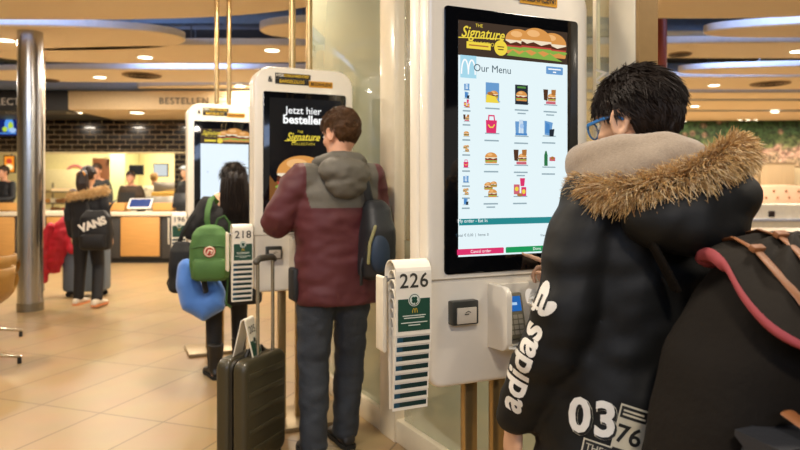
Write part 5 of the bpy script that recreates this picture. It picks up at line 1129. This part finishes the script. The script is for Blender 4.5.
q = K(7, 136.5, 12.65); e = empty('menu_screen', (q.x, 12.65, q.z), 0, 'blue menu screen with a bright mascot free picture left of the steel column', 'screen')
e['label'] = 'dark blue lit menu screen left of the steel column'
MB().box((0, 0, .21), (.62, .06, .44), bev=.01).build('case', M('monitor_black', '17181a', .4), e)
f = Flat(Matrix.Translation((0, -.032, 0))); f.rect(-.29, .02, .29, .40, E('menu_blue', '16246a', .9)); f.ell(.06, .22, .09, .14, E('menu_sky', '5a9af0', 1.)); f.ell(.09, .20, .05, .08, E('menu_lime', 'b8d840', 1.)); f.ell(.13, .12, .07, .05, E('menu_pale', 'a8c8f0', 1.)); f.ell(-.02, .14, .05, .05, E('menu_lime', 'b8d840', 1.)); f.rect(-.25, .05, .2, .07, E('menu_sky', '5a9af0', 1.)); f.build('picture', e)
MB().cyl((0, .03, .22), (0, .15, .22), .03, n=10).build('bracket', M('steel_rod', '8a8c90', .4, .8), e)
q = K(10, 173, 13.2); e = empty('menu_screen', (q.x, 13.2, q.z), 0, 'small glowing orange menu screen above the worker in the black shirt', 'screen')
MB().box((0, 0, .18), (.24, .05, .36), bev=.01).build('case', M('monitor_black', '17181a', .4), e); f = Flat(Matrix.Translation((0, -.027, 0))); f.rect(-.1, .02, .1, .34, E('menu_orange', 'f0902c', 1.1)); f.ell(0, .12, .08, .06, E('menu_pale2', 'ffe2a0', 1.2)); f.ell(0, .24, .06, .05, E('menu_red', 'd8482c', 1.)); f.build('picture', e)
MB().box((0, .05, .02), (.05, .06, .04)).build('bracket', M('steel_rod', '8a8c90', .4, .8), e); MB().cyl((0, .06, .3), (0, .06, 3.0-q.z), .012, n=8).build('drop_rod', M('steel_rod', '8a8c90', .4, .8), e)
# heated shelf of wrapped food
a, b_ = K(47, 0, 14.0), K(90, 0, 14.0); cx, wd = (a.x+b_.x)/2, b_.x-a.x
e = empty('warming_shelf', (cx, 14.0, 0), 0, 'steel warming shelf stacked with wrapped food behind the counter', 'shelf')
ss = M('stainless', 'b5aea0', .3, .9)
zs = [K(0, y, 14).z for y in (212, 203, 192)]
MB().box((0, 0, zs[0]/2-.02), (wd, .6, zs[0]), bev=.01).build('cabinet', ss, e)
for z in zs: MB().box((0, 0, z), (wd, .5, .025), bev=.005).build('shelf_board', ss, e)
MB().box((0, .2, zs[2]+.05), (wd, .05, .06)).build('heat_lamp', E('heat_glow', 'ffd090', 1.0), e)
for sx in (-.48, .48): MB().box((sx*wd, .2, (zs[2]+.2)/2), (.03, .04, zs[2]+.2)).build('upright', ss, e)
rnd = random.Random(2); bxm = [M('wrap_%s' % n, c, .6) for n, c in (('cream', 'e9d8b4'), ('red', 'b8402c'), ('brown', '9c6a3a'), ('amber', 'd89a4a'))]
wl = ['pink', 'tan']
for r, z in enumerate(zs[:2]):
    for i in range(7):
        m = MB(); w_ = wd/8; mt = rnd.choice(bxm); h = rnd.uniform(.06, .1)
        m.mat(mt); m.loft([[V((x*w_*.42*k, y*.1*k, zz)) for x, y in ((-1, -1), (1, -1), (1, 1), (-1, 1))] for k, zz in ((1, 0), (1.04, h*.6), (.9, h))]); o = m.build('food_box', None, None)
        o.location = (cx-wd/2+w_*(i+1), 13.9, z+.0127); tag(o, 'wrapped food portion on the %s warming shelf board' % ('lower', 'upper')[r], 'food box', 'wrapped food on the %s shelf board' % ('lower', 'upper')[r])
q = K(74, 172, 15.9); o = MB().tube([V((q.x+.2*math.cos(t), 15.97, q.z+.16*math.sin(t))) for t in [2*PI*i/20 for i in range(20)]], .03, 8, closed=True).build('wall_sign', M('sign_rose', 'd8848a', .6), None); tag(o, 'round rose ring sign on the cream kitchen wall', 'sign')
for i, (px, py, w_, h, c, lb) in enumerate(((116, 158, .5, .05, 'b8ac84', 'narrow shelf strip on the cream kitchen wall above the brown door'), (60, 180, 1.1, .5, 'e9dcb4', 'pale wall cabinet above the warming shelf'))):
    q = K(px, py, 15.8); o = MB().box((q.x, 15.85, q.z), (w_, .3, h), bev=.01).build('wall_cabinet', M('cabinet_%d' % i, c, .5), None); tag(o, lb, 'cabinet')
# fry station
q = K(166, 0, 13.6); e = empty('fry_station', (q.x, 13.6, 0), 0, 'steel fry station right of the kitchen worker in white', 'cooker')
zf = K(0, 196, 13.6).z; MB().box((0, 0, zf/2), (.7, .6, zf), bev=.01).build('cabinet', ss, e); MB().box((0, .25, zf+.15), (.7, .05, .3), bev=.01).build('splash_back', ss, e)
MB().box((.02, -.05, zf+.04), (.5, .35, .09), bev=.02).build('fry_tray', M('fries_gold', 'e0b050', .7, bump=.5), e)
# on the counter
zt_c = zc+.036
def on_counter(px): q = at(px, 0, 11.5); return q.x
e = empty('register', (on_counter(141.5), 11.45, zt_c), R(8), 'register tablet with a blue screen tilted on the counter', 'register')
tl_ = Matrix.Rotation(R(-52), 3, 'X'); MB().box((0, 0, .14), (.40, .03, .27), tl_, bev=.01).build('tablet', M('tablet_white', 'e6e2da', .4), e); MB().box((0, -.014, .151), (.34, .008, .21), tl_).build('screen', E('tablet_blue', '4a62a8', .8), e); MB().box((0, .06, .05), (.12, .14, .1), bev=.01).build('stand', M('monitor_black', '17181a', .4), e)
for i, (px, w_, lb) in enumerate(((116, .32, 'wooden tray box on the counter left of the register tablet'), (164, .36, 'wooden tray box on the counter right of the register tablet'), (6, .42, 'wooden tray box on the counter at the left picture edge'))):
    e = empty('tray_box', (on_counter(px), 11.6, zt_c), 0, lb, 'box'); h = .15
    MB().box((0, 0, .01), (w_, .3, .02)).build('bottom', woodm, e)
    for sy in (-.14, .14): MB().box((0, sy, h/2), (w_, .02, h), bev=.003).build('side', woodm, e)
    for sx in (-1, 1): MB().box((sx*(w_/2-.01), 0, h/2), (.02, .26, h), bev=.003).build('side', woodm, e)
q = on_counter(182); e = empty('register', (q, 11.45, zt_c), R(-10), 'dark register terminal on the counter by the brick pier', 'register')
MB().box((0, 0, .2), (.3, .04, .26), Matrix.Rotation(R(-15), 3, 'X'), bev=.01).build('screen', M('monitor_black', '17181a', .4), e); MB().box((0, .04, .04), (.18, .16, .08), bev=.01).build('stand', M('monitor_black', '17181a', .4), e)
# ------------------------------------------------------------------ shell chairs at the left edge
och = M('shell_ochre', 'a07634', .45, var=.05); chr_ = M('chrome', 'cfc8bc', .12, 1.)
def shell_chair(x, y, rot, label):
    e = empty('shell_chair', (x, y, 0), R(rot), label, 'chair')
    m = MB(); rows = []
    for (yy, zz, hw, dep) in ((.23, .455, .2, .01), (.2, .445, .225, .015), (.05, .435, .235, .02), (-.1, .45, .235, .03), (-.18, .50, .235, .06), (-.22, .58, .235, .07), (-.235, .67, .22, .06), (-.25, .74, .17, .04)):
        rows.append([V((hw*math.sin(R(a)), yy+(dep if zz > .5 else 0)*(1-math.cos(R(a)))*2.2, zz+(0 if zz > .5 else dep+.03)*(1-math.cos(R(a)))*2)) for a in range(-90, 91, 15)])
    m.loft(rows, caps=False, closed=False); o = m.build('seat_shell', och, e, ang=80); md = o.modifiers.new('t', 'SOLIDIFY'); md.thickness = .014; md.offset = 1
    MB().cyl((0, 0, .09), (0, 0, .44), .022, n=16).build('column', chr_, e)
    for k in range(4):
        c, s_ = math.cos(R(45+90*k)), math.sin(R(45+90*k)); m = MB(); m.tube([V((.02*c, .02*s_, .11)), V((.16*c, .16*s_, .085)), V((.30*c, .30*s_, .05))], [.017, .014, .011], 10); lg = m.build('leg', chr_, e)
        MB().cyl((.295*c, .295*s_, 0), (.295*c, .295*s_, .045), .015, n=12).build('foot_glide', M('rubber_black', '151412', .7), lg)
    return e
shell_chair(-3.10, 4.72, 85, 'ochre shell chair nearest the camera at the left edge, on a chrome star base')
shell_chair(-3.62, 5.62, 80, 'ochre shell chair behind the nearest one at the left edge, on a chrome star base')
# ------------------------------------------------------------------ camera, light
cam = bpy.data.cameras.new('camera'); co = bpy.data.objects.new('camera', cam); COL.objects.link(co); S.camera = co
co.location = (0, 0, CH); co.rotation_euler = (PI/2, 0, 0); cam.sensor_width = 36; cam.lens = 36*F/800; cam.shift_y = -(225-YH)/800; cam.clip_start = .02
cam.dof.use_dof = True; cam.dof.focus_distance = 1.85; cam.dof.aperture_fstop = 3.6
w = bpy.data.worlds.new('world'); S.world = w; w.use_nodes = True
bg = w.node_tree.nodes['Background']; bg.inputs[0].default_value = lin('fdf3e4')+(1,); bg.inputs[1].default_value = .40
def area(loc, size, power, col='fff0dc', rot=(0, 0, 0), sy=None, name='ceiling_lamp_or_fill'):
    l = bpy.data.lights.new(name, 'AREA'); l.energy = power; l.color = lin(col); l.size = size
    if sy: l.shape = 'RECTANGLE'; l.size_y = sy
    o = bpy.data.objects.new(name, l); COL.objects.link(o); o.location = loc; o.rotation_euler = rot; return o
for (x, y, p) in ((-3.4, 4.3, 70), (-1.0, 4.4, 55), (1.7, 4.4, 38), (-.8, 2.0, 42), (1.6, 1.6, 34), (.3, -.6, 52), (-2.5, 1.2, 45), (3.6, 2.6, 40)):
    area((x, y, 2.97), .3, p)
for (x, y, z) in LAMPS[:9]: area((x, y, z-.02), .14, 45)
for x in (-7, -5, -2.5): area((x, 8.9, 2.95), .2, 45)
for x in (4, 8): area((x, 12.7, 2.95), .4, 120)
for x in (5.5, 8.2, 10.5): area((x, 15.3, 2.95), .4, 50)  # fill lights without fixtures, added to brighten the dim far wall
for (x, y, z) in SOFF: area((x, y, z-.02), .2, 14)
for x in (-6.8, -4.2, -2): area((x, 14.3, 3.1), .7, 150, 'fff0c8')
# added cool fill light behind the viewer to tint the raft rims, no window there
area((-1, -3.6, 3.4), 6, 110, 'bcd4ff', (R(80), 0, 0), 1.0, 'cool_fill')
for x, y in ((-4, 6.0), (4, 6.2), (-3, 9.), (5, 9.0)): area((x, y, 3.3), 1.5, 14, 'a8c4ff', (R(65), 0, 0), .3, 'cove_lamp')
vs = S.view_settings; vs.view_transform = 'Standard'; vs.look = 'None'; vs.exposure = 0.; vs.gamma = 1; vs.use_curve_mapping = False
